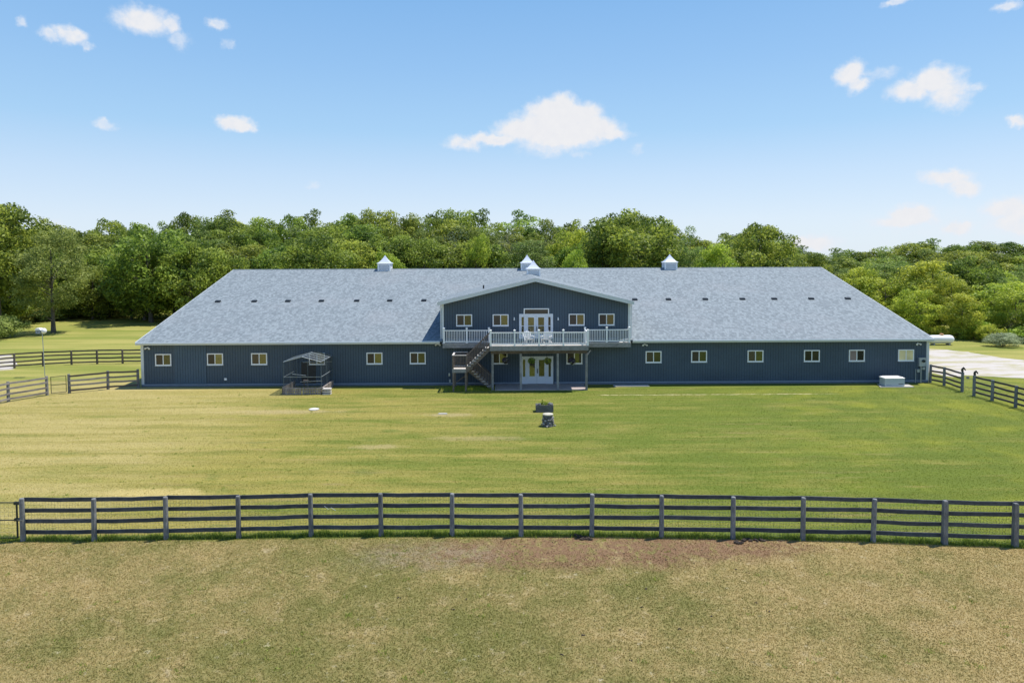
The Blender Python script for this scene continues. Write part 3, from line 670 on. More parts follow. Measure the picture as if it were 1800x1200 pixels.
def flight(xt, zt, xb, zb, y0, y1, n, rails):
    for i in range(1, n):
        f = i/n; X = xt+(xb-xt)*f; Z = zt+(zb-zt)*f
        part('tread', MB().box(X-.15, X+.13, y0-.05, y1-.05, Z+.0, Z+.038), M['tread'], stairs)
    for Y in (y0+.02, y1-.02): part('stringer', MB().bar((xt, Y, zt-.20), (xb, Y, zb-.14 if zb > .5 else .06), .045, .26), M['stairwood'], stairs)
    for Y in rails:
        r_ = part('stair_railing', MB().bar((xt, Y, zt+.92), (xb, Y, zb+.92), .09, .045), M['stairwood'], stairs)
        part('lower_rail', MB().bar((xt, Y, zt+.12), (xb, Y, zb+.12), .04, .07), M['stairwood'], r_)
        bl = MB(); m_ = round(abs(xb-xt)/.115)
        for i in range(1, m_):
            f = i/m_; X = xt+(xb-xt)*f; Z = zt+(zb-zt)*f; bl.box(X-.018, X+.018, Y-.018, Y+.018, Z+.14, Z+.9)
        tag(part('stair_balusters', bl, M['stairwood'], r_), kind='stuff')
YM = 50.32
flight(DXL-.02, DZ, LX1-.02, LZ, LY0, YM, 9, (LY0+.04, YM-.06))
XB = P(864, 680, 50.4)[0]
flight(LX1+.02, LZ, XB, 0, YM+.06, LY1, 9, (YM+.12, LY1-.04))
for (X, Y, z0, z1) in ((LX1-.02, LY0+.04, LZ-.25, LZ+1.0), (LX0+.05, LY0+.05, LZ, LZ+1.0), (LX0+.05, LY1-.05, LZ, LZ+1.0), (LX1-.02, LY1-.05, LZ, LZ+1.0), (XB, YM+.12, 0, 1.0), (XB, LY1-.04, 0, 1.0), (LX1, YM-.02, LZ, LZ+1.0)):
    part('newel_post', MB().box(X-.05, X+.05, Y-.05, Y+.05, z0, z1), M['stairwood'], stairs)
for (A, B) in (((LX0+.05, LY0+.05), (LX1-.02, LY0+.05)), ((LX0+.05, LY0+.05), (LX0+.05, LY1-.05)), ((LX0+.05, LY1-.05), (LX1-.02, LY1-.05))):
    r_ = part('landing_railing', MB().bar((*A, LZ+.99), (*B, LZ+.99), .13, .04), M['tread'], stairs)
    part('lower_rail', MB().bar((*A, LZ+.14), (*B, LZ+.14), .04, .08), M['stairwood'], r_)
    bl = MB(); L = math.hypot(B[0]-A[0], B[1]-A[1]); n = round(L/.115)
    for i in range(1, n):
        X, Y = A[0]+(B[0]-A[0])*i/n, A[1]+(B[1]-A[1])*i/n; bl.box(X-.018, X+.018, Y-.018, Y+.018, LZ+.18, LZ+.97)
    tag(part('landing_balusters', bl, M['stairwood'], r_), kind='stuff')

# ------------------------------------------------------------------ leaves
def leaf_quads(centers, normals, size, rng, flat=.5):
    n = len(centers); rnd = rng.normal(size=(n, 3)); nn = normals*(1-flat) + rnd*flat*.75
    nn /= np.linalg.norm(nn, axis=1, keepdims=True)+1e-9
    t1 = np.cross(nn, rng.normal(size=(n, 3))); t1 /= np.linalg.norm(t1, axis=1, keepdims=True)+1e-9; t2 = np.cross(nn, t1)
    s = (size*rng.uniform(.6, 1.35, size=n))[:, None]
    v = np.stack([centers-t1*s, centers-t2*s*.55, centers+t1*s, centers+t2*s*.55], 1).reshape(-1, 3)
    return v, np.arange(4*n).reshape(n, 4)
def small_plant(mb_center, r, n, size, mat, name, parent, seed, up=.3):
    rng = np.random.default_rng(seed); d = rng.normal(size=(n, 3)); d /= np.linalg.norm(d, axis=1, keepdims=True)
    c = d*(rng.uniform(.45, 1, size=n)**.6)[:, None]*np.array(r); c[:, 2] += 0
    v, f = leaf_quads(c, d, size, rng); off = np.array(root_of(parent).location) if parent else 0
    v = v+np.array(mb_center)-off
    return link(name, np_mesh(name, v, f, M[mat], np.repeat(rng.uniform(0, 1, n), 4)), parent)

# hanging baskets under the deck
for i, (px, py, mat, lab) in enumerate(((888.5, 634, 'leaf_flower', 'dark purple flower basket hanging in front of the window left of the lower door'), (934.5, 635, 'leaf_oak', 'round green fern basket hanging before the left lower door leaf'),
                                   (962.5, 635, 'leaf_oak', 'round green fern basket hanging before the right lower door leaf'), (1005.5, 635, 'leaf_flower', 'dark purple flower basket hanging in front of the window right of the lower door'))):
    X, Z = P(px, py, 49.95)
    h = thing('hanging_basket', (X, 49.95, Z-.2), lab, 'hanging basket', 'hanging baskets under the deck')
    part('pot', MB().tube([(X, 49.95, Z-.22), (X, 49.95, Z-.1), (X, 49.95, Z)], [.1, .16, .19], 12), M['black'], h)
    hg = MB(); top = (X, 49.95, DZ-.29)
    for k in range(3): t = k*2.1; hg.tube([(X+.17*math.cos(t), 49.95+.17*math.sin(t), Z), top], .006, 4)
    part('hanger', hg, M['black'], h)
    small_plant((X, 49.95, Z+.04), (.29, .27, .24), 420, .05, mat, 'foliage', h, 40+i)
    if mat == 'leaf_flower': small_plant((X, 49.95, Z-.02), (.30, .26, .26), 60, .05, 'leaf_grey', 'pale_blossoms', h, 60+i)

M['chair_white'] = simple('chair_paint', (.55, .56, .57), .6, .05, 3)
# adirondack chairs on the deck
def chair(X, Y, rz, lab):
    c = thing('garden_chair', (X, Y, DZ), lab, 'garden chair', 'white garden chairs on the deck', rz)
    def lp(name, mb): return link(name, mb.mesh(name, M['chair_white']), c)
    for k in range(5):
        x = -.24+k*.12; lp('seat_slat', MB().box(-.27, .27, -.22+k*.1, -.13+k*.1, .40-k*.03, .42-k*.03))
    for k in range(5):
        x = -.24+k*.12; hgt = .98-abs(k-2)*.06
        lp('back_slat', MB().add([(x-.05, .2, .3), (x+.05, .2, .3), (x+.05, .22, .3), (x-.05, .22, .3), (x*1.25-.055, .48, hgt), (x*1.25+.055, .48, hgt), (x*1.25+.055, .5, hgt), (x*1.25-.055, .5, hgt)],
                                [(3, 2, 1, 0), (4, 5, 6, 7), (0, 1, 5, 4), (1, 2, 6, 5), (2, 3, 7, 6), (3, 0, 4, 7)]))
    for s in (-1, 1):
        lp('armrest', MB().box(s*.33-.07, s*.33+.07, -.34, .36, .56, .585)); lp('leg', MB().box(s*.31-.02, s*.31+.02, -.3, -.2, 0, .558)); lp('leg', MB().bar((s*.3, -.2, .36), (s*.3, .5, .02), .03, .12))
    lp('back_brace', MB().box(-.32, .32, .375, .40, .52, .58))
chair(P(930, 590, 50.4)[0], 50.3, math.radians(20), 'white slatted garden chair on the deck left of the middle railing post'); chair(P(960, 590, 50.4)[0], 50.3, math.radians(-22), 'white slatted garden chair on the deck right of the middle railing post')

M['pen_tube'] = simple('dull_blue_grey_tube', (.12, .16, .19), .5, .1, 5, .3)
# ------------------------------------------------------------------ pallet-edged mesh pen against the wall
PX0, PX1 = -16.05, -13.35; PY0, PY1 = 48.75, 51.85
pen = thing('mesh_pen', ((PX0+PX1)/2, 50.3, 0), 'wire mesh animal pen with peaked clear roof and low pallet skirt by the wall', 'animal pen')
EZP, RZP = 2.34, 2.70; XM = (PX0+PX1)/2
def pp(name, a, c, r=.02): part(name, MB().tube([a, c], r, 6), M['galv' if name in ('rafter', 'long_rail', 'cross_rail', 'diagonal_bar') else 'pen_tube'], pen)
ysec = [PY0, PY0+.78, PY0+1.55, PY0+2.33, PY1]
for Y in (ysec[0], ysec[2], ysec[4]):
    for X in (PX0, PX1): pp('frame_post', (X, Y, 0), (X, Y, EZP))
for Y in ysec:
    pp('rafter', (PX0, Y, EZP), (XM, Y, RZP)); pp('rafter', (PX1, Y, EZP), (XM, Y, RZP))
for (X, Z) in ((PX0, EZP), (PX1, EZP), (XM, RZP), (PX0, 1.25), (PX1, 1.25)): pp('long_rail', (X, PY0, Z), (X, PY1, Z))
pp('cross_rail', (PX0, PY0, 1.25), (PX1, PY0, 1.25), .014); pp('cross_rail', (PX0+.9, PY0+1, .72), (PX1-.1, PY0+.6, .86)); pp('cross_rail', (PX0+.5, PY1-.1, 1.86), (PX1, PY1-.1, 1.9)); pp('diagonal_bar', (PX0+.5, PY0+.4, 1.4), (PX0+1.5, PY0+.4, 1.28))
pp('door_jamb', (PX1-.95, PY0, .5), (PX1-.95, PY0, 2.4), .014)
def clear_sheet():
    m, t = material('clear_roof_sheet'); g = t.node('ShaderNodeBsdfGlossy', {'Color': (.5, .55, .6), 'Roughness': .3}); d = t.node('ShaderNodeBsdfDiffuse', {'Color': (.09, .105, .125)}); tr = t.node('ShaderNodeBsdfTransparent', {'Color': (.8, .85, .88)})
    a = t.node('ShaderNodeMixShader', {0: .25, 1: d.outputs[0], 2: g.outputs[0]}); b = t.node('ShaderNodeMixShader', {0: .36, 1: tr.outputs[0], 2: a.outputs[0]}); t.l.new(b.outputs[0], t.node('ShaderNodeOutputMaterial').inputs[0]); return m
M['clear'] = clear_sheet()
for X, s in ((PX0, 1), (PX1, -1)):
    for i in range(4):
        mb = MB(); y0, y1 = ysec[i]+.02, ysec[i+1]-.02; n = 8
        for k in range(n+1):
            f = k/n; q = .012*(1 if k % 2 else -1)
            mb.v += [(X+(XM-X)*f, y0, EZP+(RZP-EZP)*f+.03+q), (X+(XM-X)*f, y1, EZP+(RZP-EZP)*f+.03+q)]
        for k in range(n): mb.f.append((2*k, 2*k+1, 2*k+3, 2*k+2))
        part('roof_sheet', mb, M['clear'], pen)
M['pen_wire'] = simple('black_wire', (.035, .045, .05), .6, .1, 5)
wm = MB()
def wire_grid(a, c, z0, z1, step, r):
    L = math.dist(a, c); n = int(L/step)
    for i in range(n+1):
        X, Y = a[0]+(c[0]-a[0])*i/n, a[1]+(c[1]-a[1])*i/n; wm.tube([(X, Y, z0), (X, Y, z1)], r, 3, False)
    m_ = int((z1-z0)/step)
    for j in range(m_+1): wm.tube([(*a, z0+j*step), (*c, z0+j*step)], r, 3, False)
wire_grid((PX0, PY0), (PX1, PY0), .5, 2.3, .07, .003); wire_grid((PX0, PY0), (PX0, PY1), .5, 2.3, .07, .003); wire_grid((PX1, PY0), (PX1, PY1), .5, 2.3, .07, .003)
tag(part('wire_mesh', wm, M['pen_wire'], pen), kind='stuff')
def pallet(a, c, h=.5, depth=.1):
    # stood on edge: vertical slats both sides of three runners
    (x0, y0), (x1, y1) = a, c; L = math.hypot(x1-x0, y1-y0); ux, uy = (x1-x0)/L, (y1-y0)/L; nx, ny = -uy, ux
    def pt(s, o, z): return (x0+ux*s+nx*o, y0+uy*s+ny*o, z)
    for z in (.05, .25, h-.05): part('pallet_runner', MB().bar(pt(0, 0, z), pt(L, 0, z), .05, .09), M['pallet'], pen)
    n = int(L/.16)
    for i in range(n):
        s = (i+.5)*L/n; 
        for o in (-.04, .04):
            if random.random() < .06: continue
            part('pallet_slat', MB().bar(pt(s, o, 0), pt(s, o, h+random.uniform(-.02, .0)), .11, .018, (nx, ny, 0)), M['pallet'], pen)
pallet((PX0-.02, PY0-.08), (PX0+1.3, PY0-.08)); pallet((PX0+1.36, PY0-.08), (PX1+.02, PY0-.08))
pallet((PX0-.08, PY0), (PX0-.08, PY0+1.5)); pallet((PX0-.08, PY0+1.6), (PX0-.08, PY1-.1)); pallet((PX1+.08, PY0), (PX1+.08, PY0+1.5)); pallet((PX1+.08, PY0+1.6), (PX1+.08, PY1-.1))
cr = thing('wooden_crate', (PX1+.42, PY0-.02, 0), 'small pale slatted crate on the grass at the right front corner of the mesh pen', 'crate')
cx, cy = PX1+.42, PY0-.02
for z in (.04, .2, .36): part('crate_slat', MB().box(cx-.27, cx+.27, cy-.2, cy-.18, z-.03, z+.045), M['tread'], cr); part('crate_slat', MB().box(cx-.27, cx+.27, cy+.18, cy+.2, z-.03, z+.045), M['tread'], cr); part('crate_slat', MB().box(cx+.271, cx+.29, cy-.2, cy+.2, z-.03, z+.045), M['tread'], cr); part('crate_slat', MB().box(cx-.29, cx-.271, cy-.2, cy+.2, z-.03, z+.045), M['tread'], cr)
part('crate_lid', MB().box(cx-.29, cx+.29, cy-.21, cy+.21, .41, .43), M['tread'], cr)
st = thing('wooden_stool', (-15.0, 50.6, 0), 'small dark round stool standing inside the mesh pen', 'stool')
part('seat', MB().tube([(-15.0, 50.6, .62), (-15.0, 50.6, .7)], .2, 12), M['stairwood'], st)
for k in range(4): t = .8+k*1.57; part('leg', MB().tube([(-15.0+.15*math.cos(t), 50.6+.15*math.sin(t), .62), (-15.0+.2*math.cos(t), 50.6+.2*math.sin(t), 0)], .02, 6), M['stairwood'], st)

# ------------------------------------------------------------------ generator, lids, planter, stone pedestal
gx, gy = G(1573, 680); gy += .02
sheet_ = sheet('generator_pad', [(G(1547, 681)[0], gy-.22), (G(1608, 681)[0], gy-.22), (G(1603, 678)[0], gy+1.0), (G(1549, 678)[0], gy+1.0)], .05, M['concrete'], 0, .1)
tag(sheet_, 'pale concrete pad under the grey generator', 'concrete pad')
gen_ = thing('generator', (gx, gy+.35, .05), 'squat light grey standby generator on a concrete pad before the right end of the wall', 'generator')
w2 = .74
gb = MB().prism([(gx-w2+.02, .05), (gx+w2-.02, .05), (gx+w2, .10), (gx+w2, .62), (gx-w2, .62), (gx-w2, .10)], gy, gy+.74)
part('housing', gb, M['genshell'], gen_)
ldv = [(-w2-.02, 0, .622), (w2+.02, 0, .622), (w2+.02, .76, .622), (-w2-.02, .76, .622), (-w2-.02, -.02, .66), (w2+.02, -.02, .66), (w2+.02, .78, .66), (-w2-.02, .78, .66), (-w2+.16, .1, .735), (w2-.16, .1, .735), (w2-.16, .66, .735), (-w2+.16, .66, .735)]
part('lid', MB().add([(gx+q[0], gy+q[1], q[2]) for q in ldv], [(3, 2, 1, 0), (0, 1, 5, 4), (1, 2, 6, 5), (2, 3, 7, 6), (3, 0, 4, 7), (4, 5, 9, 8), (5, 6, 10, 9), (6, 7, 11, 10), (7, 4, 8, 11), (8, 9, 10, 11)]), M['tankwhite'], gen_)
lg = MB()
for (a, c) in ((0, .10), (.11, .17), (.18, .24), (.25, .33)): lg.box(gx+.28+a, gx+.28+c, gy-.006, gy-.001, .2, .245)
part('nameplate', MB().box(gx+.64, gx+.70, gy-.006, gy-.001, .18, .27), M['gradeboard'], gen_); part('lettering_strip', lg, M['dark_metal'], gen_)
part('vent_slots', MB().box(gx-w2+.12, gx-w2+.5, gy-.008, gy-.001, .12, .13).box(gx-w2+.12, gx-w2+.5, gy-.008, gy-.001, .16, .17), M['gradeboard'], gen_)

M['lid_white'] = simple('aged_lid_plastic', (.58, .57, .53), .6, .15, 6)
lx, ly = G(552, 719.5)
ld_ = thing('septic_lid', (lx, ly, 0), 'round white septic lid in a worn lawn patch before the mesh pen', 'lid')
part('rim', MB().tube([(lx, ly, -.05), (lx, ly, .04)], .33, 24), M['concrete'], ld_); part('cap', MB().tube([(lx, ly, .041), (lx, ly, .06)], [.30, .27], 24), M['lid_white'], ld_)
lx, ly = G(778, 727.3)
tag(part('stone_slab', MB().add([(lx-.3, ly-.1, 0), (lx+.32, ly-.12, 0), (lx+.28, ly+.14, 0), (lx-.26, ly+.12, 0), (lx-.26, ly-.07, .05), (lx+.28, ly-.09, .05), (lx+.24, ly+.1, .05), (lx-.22, ly+.09, .05)], [(4, 5, 6, 7), (0, 1, 5, 4), (1, 2, 6, 5), (2, 3, 7, 6), (3, 0, 4, 7)]), M['concrete'], None), 'small flat pale slab in a bare patch of lawn below the staircase', 'slab')

gx, gy = G(957.5, 724.5); pl = thing('planter_box', (gx, gy+.3, 0), 'dark rectangular planter with sparse green growth behind the stone pedestal', 'planter')
w2 = .51
for k in range(3): part('planter_board', MB().box(gx-w2, gx+w2, gy, gy+.045, k*.15+.004, k*.15+.146), M['oldtimber'], pl); part('planter_board', MB().box(gx-w2, gx+w2, gy+.555, gy+.6, k*.15+.004, k*.15+.146), M['oldtimber'], pl)
for s in (-1, 1):
    for k in range(3): part('planter_end_board', MB().box(min(gx+s*w2, gx+s*(w2+.04)), max(gx+s*w2, gx+s*(w2+.04)), gy, gy+.6, k*.15+.004, k*.15+.146), M['oldtimber'], pl)
part('planter_soil', MB().box(gx-w2+.02, gx+w2-.02, gy+.046, gy+.554, .02, .40), M['soil'], pl)
rk = MB()
for s in (-1, 1):
    for k in range(7): rk.blob((gx+s*random.uniform(.28, .46), gy+random.uniform(.08, .5), .44+random.uniform(0, .07)), (random.uniform(.06, .11), .08, .05), 7, 5, .2)
tag(part('planter_stones', rk, M['post'], pl), kind='stuff')
small_plant((gx-.02, gy+.3, .47), (.26, .2, .13), 130, .06, 'leaf_bright', 'sprouts', pl, 81); small_plant((gx-.12, gy+.3, .6), (.05, .05, .14), 26, .05, 'leaf_bright', 'tall_sprout', pl, 82)

gx, gy = G(964, 751); R0 = .36; gyc = gy+R0
sp = thing('stone_pedestal', (gx, gyc, 0), 'squat round cobble pedestal with a pale top on the lawn before the planter', 'pedestal')
part('core', MB().tube([(gx, gyc, 0), (gx, gyc, .3), (gx, gyc, .66)], [.33, .28, .26], 16), M['oldtimber'], sp)
st_ = [M['post'], M['pallet'], M['oldtimber'], M['concrete']]
for k in range(58):
    t = random.uniform(0, 6.283); z = random.uniform(.03, .62); rr_ = .34-.09*z/.66 + (.06 if z < .12 else 0); s_ = random.uniform(.04, .08)
    part('cobble', MB().blob((gx+rr_*math.cos(t), gyc+rr_*math.sin(t), z), (s_, s_, s_*.8), 6, 4, .15), st_[random.choice((0, 0, 1, 2, 2, 2, 3))], sp)
part('top_stone', MB().tube([(gx, gyc, .64), (gx, gyc, .70), (gx, gyc, .72)], [.30, .31, .27], 14), simple('pale_top_stone', (.46, .43, .35), .9, .4, 9), sp)

# ------------------------------------------------------------------ fences
def rail_obj(fence, a, c, th, h, mat, name='rail'):
    a, c = Vector(a), Vector(c); L = (c-a).length; d = (c-a).normalized(); n = max(4, int(L/.6)); mb = MB()
    sd = Vector((-d.y, d.x, 0)).normalized(); pts = [a.lerp(c, i/n) + Vector((0, 0, (random.uniform(-.006, .006) - .02*random.random()*math.sin(math.pi*i/n)))) for i in range(n+1)]
    for p in pts:
        for (i, j) in ((-1, -1), (1, -1), (1, 1), (-1, 1)): mb.v.append(tuple(p + sd*i*th/2 + Vector((0, 0, j*h/2 + random.uniform(-.003, .003)))))
    for i in range(n):
        for k in range(4): mb.f.append((i*4+k, (i+1)*4+k, (i+1)*4+(k+1) % 4, i*4+(k+1) % 4))
    mb.f += [(0, 1, 2, 3), (n*4+3, n*4+2, n*4+1, n*4)]
    return part(name, mb, mat, fence)
def round_post(fence, x, y, h, r=.085, mat='post', square=False, lean=0.0, name='post'):
    mb = MB(); n = 4 if square else 10; rr_ = r*(1.25 if square else 1)
    lx_, ly_ = random.uniform(-.02, .02)+lean, random.uniform(-.02, .02)
    prof = [(0, 1.06), (.3, 1.0), (h*.7, .96), (h-.03, .93), (h, .80)]
    for (z, k) in prof:
        for i in range(n):
            t = 2*math.pi*(i+.5)/n; q = 1 if square else 1+.05*math.sin(3*t+x)
            mb.v.append((x+lx_*z/h+rr_*k*q*math.cos(t), y+ly_*z/h+rr_*k*q*math.sin(t), z-(.05 if z == 0 else 0)))
    for j in range(len(prof)-1):
        for i in range(n): mb.f.append((j*n+i, j*n+(i+1) % n, (j+1)*n+(i+1) % n, (j+1)*n+i))
    mb.f.append(tuple((len(prof)-1)*n+i for i in range(n)))
    return part(name, mb, M[mat], fence, smooth=False)
def fence_run(fence, pts, h, heights, mat, back=1, rail_h=.14, post_mat='post', r=.085, joints=None, off=.11, square=()):
    for i, (x, y) in enumerate(pts): round_post(fence, x, y, h+random.uniform(-.02, .02), r, post_mat, square=(i in square))
    for i in range(len(pts)-1):
        (x0, y0), (x1, y1) = pts[i], pts[i+1]; d = Vector((x1-x0, y1-y0, 0)).normalized(); nrm = Vector((-d.y, d.x, 0))*back*off
        for k, z in enumerate(heights):
            m_ = mat[k] if isinstance(mat, (list, tuple)) else mat
            rail_obj(fence, (x0+nrm.x-d.x*.004*-1, y0+nrm.y, z+random.uniform(-.02, .02)), (x1+nrm.x-d.x*.004, y1+nrm.y, z+random.uniform(-.012, .012)), .035, rail_h, M[m_])
# long fence across the foreground
fp = [(41, 950), (166, 950), (292, 947), (420, 945), (547, 941.5), (670, 941), (795, 941), (916, 941.5), (1040, 942), (1163, 944), (1288, 946), (1411, 948), (1535, 951), (1660, 956), (1784, 960)]
fpts = [G(*q) for q in fp]; d_ = (fpts[-1][0]-fpts[-2][0], fpts[-1][1]-fpts[-2][1]); fpts.append((fpts[-1][0]+d_[0], fpts[-1][1]+d_[1])); fpts.append((fpts[-1][0]+d_[0], fpts[-1][1]+d_[1]*1.1))
front = thing('paddock_fence', (0, 23.4, 0), 'long four-rail dark timber fence with grey round posts and wire mesh across the near paddock', 'fence')
fence_run(front, fpts, 1.47, (.27, .65, 1.03, 1.405), 'rail', 1, .135, square=(13, 14, 15, 16))
wm = MB()
for i in range(len(fpts)-1):
    (x0, y0), (x1, y1) = fpts[i], fpts[i+1]; y0 += .145; y1 += .145; n = int((x1-x0)/.10)
    for k in range(n): f = k/n; wm.tube([(x0+(x1-x0)*f, y0+(y1-y0)*f, .03), (x0+(x1-x0)*f, y0+(y1-y0)*f, 1.36)], .0028, 3, False)
    for j in range(12): z = .05+j*.115; wm.tube([(x0, y0, z), (x1, y1, z)], .0028, 3, False)
tag(part('wire_mesh', wm, M['rope'], front), kind='stuff')
part('wire_scrap', MB().tube([(P(570, 885, 23.2)[0], 23.2, 1.16), (P(577, 892, 23.2)[0], 23.2, 1.04), (P(582, 889, 23.2)[0], 23.2, 1.1), (P(590, 895, 23.2)[0], 23.2, 1.0)], .006, 4), M['galv'], front)
# gate at the left end
gx, gy = fpts[0]; gxr = gx-.2; gxl = gx-3.4
gate = thing('field_gate', (gxl+1.6, gy, 0), 'dark green tubular field gate with wire mesh at the left end of the near fence', 'gate')
M['gategreen'] = simple('gate_green', (.022, .035, .03), .5, .15, 4)
for X in (gxl, gxr): part('gate_stile', MB().tube([(X, gy+.02, .1), (X, gy+.02, 1.36)], .03, 8), M['gategreen'], gate)
for Z in (.1, .72, 1.33): part('gate_rail', MB().tube([(gxl, gy+.02, Z), (gxr, gy+.02, Z)], .021, 8), M['gategreen'], gate)
for Z in (.74, 1.31): part('hinge', MB().box(gxr-.08, gxr+.09, gy-.02, gy+.05, Z-.05, Z+.05), M['gategreen'], gate)
wm = MB(); X = gxl+.1
while X < gxr: wm.tube([(X, gy+.03, .1), (X, gy+.03, 1.33)], .003, 3, False); X += .14
for k in range(9): wm.tube([(gxl, gy+.03, .16+k*.14), (gxr, gy+.03, .16+k*.14)], .003, 3, False)
tag(part('wire_mesh', wm, M['rope'], gate), kind='stuff')
part('chain', MB().tube([(gx-.12, gy-.1, .78), (gx+.1, gy-.1, .74)], .012, 5), M['rope'], gate)

# left fences
HR = (.22, .57, .93, 1.27)
lowl = [G(-60, 723), G(15, 706), G(83, 694.5)]
f1 = thing('paddock_fence', (*G(15, 706), 0), 'weathered pale four-rail fence with round posts left of the small wire gate', 'fence', 'grey paddock fences left of the barn')
fence_run(f1, lowl, 1.38, HR, 'rail_grey', -1, .13, r=.1)
f2p = [G(122, 691), G(190, 684), (XL-.13, YW-.3)]
f2 = thing('paddock_fence', (*f2p[0], 0), 'short weathered four-rail fence between the small wire gate and the left corner of the barn', 'fence', 'grey paddock fences left of the barn')
fence_run(f2, f2p, 1.40, HR, ['rail_brown', 'rail_grey', 'rail_grey', 'rail_brown'], -1, .13, r=.1)
ga, gb_ = G(89, 693.5), G(118, 690.5); ga = (ga[0]+.05, ga[1]); gb_ = (gb_[0]-.05, gb_[1])
g2 = thing('wire_gate', (*ga, 0), 'narrow wire mesh gate with thin dark frame between two round posts at left', 'gate')
for q in (ga, gb_): part('gate_stile', MB().tube([(*q, .08), (*q, 1.3)], .025, 6), M['gategreen'], g2)
for Z in (.1, .68, 1.28): part('gate_rail', MB().tube([(*ga, Z), (*gb_, Z)], .02, 6), M['gategreen'], g2)
wm = MB()
for k in range(1, 12): f = k/12; X, Y = ga[0]+(gb_[0]-ga[0])*f, ga[1]+(gb_[1]-ga[1])*f; wm.tube([(X, Y, .1), (X, Y, 1.28)], .003, 3, False)
for k in range(10): wm.tube([(*ga, .15+k*.12), (*gb_, .15+k*.12)], .003, 3, False)
tag(part('wire_mesh', wm, M['rope'], g2), kind='stuff')
up = [G(-130, 662), G(-50, 653), G(25.5, 647), G(76, 643.5), G(126, 641), G(171, 639.8), G(215.6, 639), G(262, 638.5), G(300, 638)]
f3 = thing('paddock_fence', (*up[2], 0), 'dark brown four-rail fence curving across the field behind the bird house pole', 'fence')
fence_run(f3, up, 1.34, HR, 'rail_brown', 1, .13, 'rail_brown', .09)

# right fences
HR2 = (.25, .58, .93, 1.30)
rp = [(XR+.1, 51.9), G(1659.5, 677.5), G(1691, 688.5)]
f4 = thing('paddock_fence', (*rp[1], 0), 'short dark four-rail fence from the right corner of the barn to the horse-head post', 'fence', 'dark fences at right')
fence_run(f4, rp, 1.42, HR2, 'rail_brown', 1, .13, 'post', .1)
rp2 = [G(1712, 695.5), G(1744, 704), G(1785, 716), G(1840, 733), G(1900, 752)]
f5 = thing('paddock_fence', (*rp2[0], 0), 'dark four-rail fence running out of view at right past the gravel drive', 'fence', 'dark fences at right')
fence_run(f5, rp2, 1.42, HR2, 'rail_brown', 1, .13, 'post', .1)
def horse_head(fence, x, y, z, s):
    prof = [(-.02, 0), (.10, 0), (.11, .10), (.09, .22), (.13, .27), (.20, .22), (.25, .14), (.30, .15), (.29, .23), (.22, .33), (.16, .39), (.13, .44), (.10, .40), (.02, .36), (-.06, .26), (-.07, .12)]
    mb = MB().prism([(x+p[0]*s, z+p[1]*s) for p in prof], y-.035, y+.035); part('horse_head_finial', mb, M['black'], fence)
horse_head(f4, rp[2][0]-.03, rp[2][1], 1.42, .85); horse_head(f5, rp2[0][0], rp2[0][1], 1.42, .82)
a, c = rp[2], rp2[0]
g3 = thing('gate_bar', (*a, 0), 'thin pair of wires with a small tag closing the gap between the horse-head posts', 'gate')
for Z in (1.15, .5): part('wire', MB().tube([(*a, Z), ((a[0]+c[0])/2, (a[1]+c[1])/2, Z-.05), (*c, Z)], .012, 5), M['rope'], g3)
part('tag_board', MB().box(a[0]+.22, a[0]+.42, a[1]-.12, a[1]-.09, .95, 1.12), M['rail_grey'], g3)

# ------------------------------------------------------------------ bird house, propane tank
bx, by = G(79, 661)
bh = thing('bird_house', (bx, by, 0), 'tall thin pole carrying a white gourd and a small blue-grey house beside the left gate', 'bird house')
zt = P(76, 577, by)[1]
bxt = P(74, 580, by)[0]
part('pole', MB().tube([(bx, by, 0), (bx*.5+bxt*.5, by, zt/2), (bxt, by, zt-.3)], .028, 8), M['galv'], bh)
hs = part('nest_box', MB().box(bxt-.45, bxt-.06, by-.15, by+.15, zt-.42, zt-.12), M['gradeboard'], bh)
part('box_roof', MB().prism([(bxt-.5, zt-.12), (bxt-.01, zt-.12), (bxt-.12, zt+.03), (bxt-.38, zt+.03)], by-.2, by+.2), M['white'], hs); part('entry_hole', MB().tube([(bxt-.26, by-.15, zt-.27), (bxt-.26, by-.156, zt-.27)], .04, 10), M['black'], hs)
part('gourd', MB().blob((bxt+.15, by, zt-.22), (.21, .21, .24), 14, 10), M['tankwhite'], bh, smooth=True)
part('perch_arm', MB().tube([(bxt-.4, by, zt-.44), (bxt+.2, by, zt-.44)], .015, 6), M['galv'], bh)

txr, ty = G(1674, 605.5); ty -= .2
tank = thing('propane_tank', (txr-1.4, ty, 0), 'white horizontal propane tank lying on the grass beyond the right end of the barn', 'propane tank')
r_ = .47; L = 2.9; pr = [(0, .03), (.06, .5), (.16, .76), (.3, .93), (.45, 1), (L-.45, 1), (L-.3, .93), (L-.16, .76), (L-.06, .5), (L, .03)]
part('tank_shell', MB().tube([(txr-q[0], ty, .62) for q in pr], [r_*q[1] for q in pr], 20), M['tankwhite'], tank, smooth=True)
part('valve_dome', MB().tube([(txr-1.35, ty, 1.05), (txr-1.35, ty, 1.22), (txr-1.35, ty, 1.26)], [.2, .2, .12], 14), simple('rust_cap', (.55, .30, .14), .7, .2), tank)
for q in (.6, L-.6): part('foot', MB().box(txr-q-.08, txr-q+.08, ty-.3, ty+.3, 0, .26), M['concrete'], tank)
M_l = [(.9, 'x')]

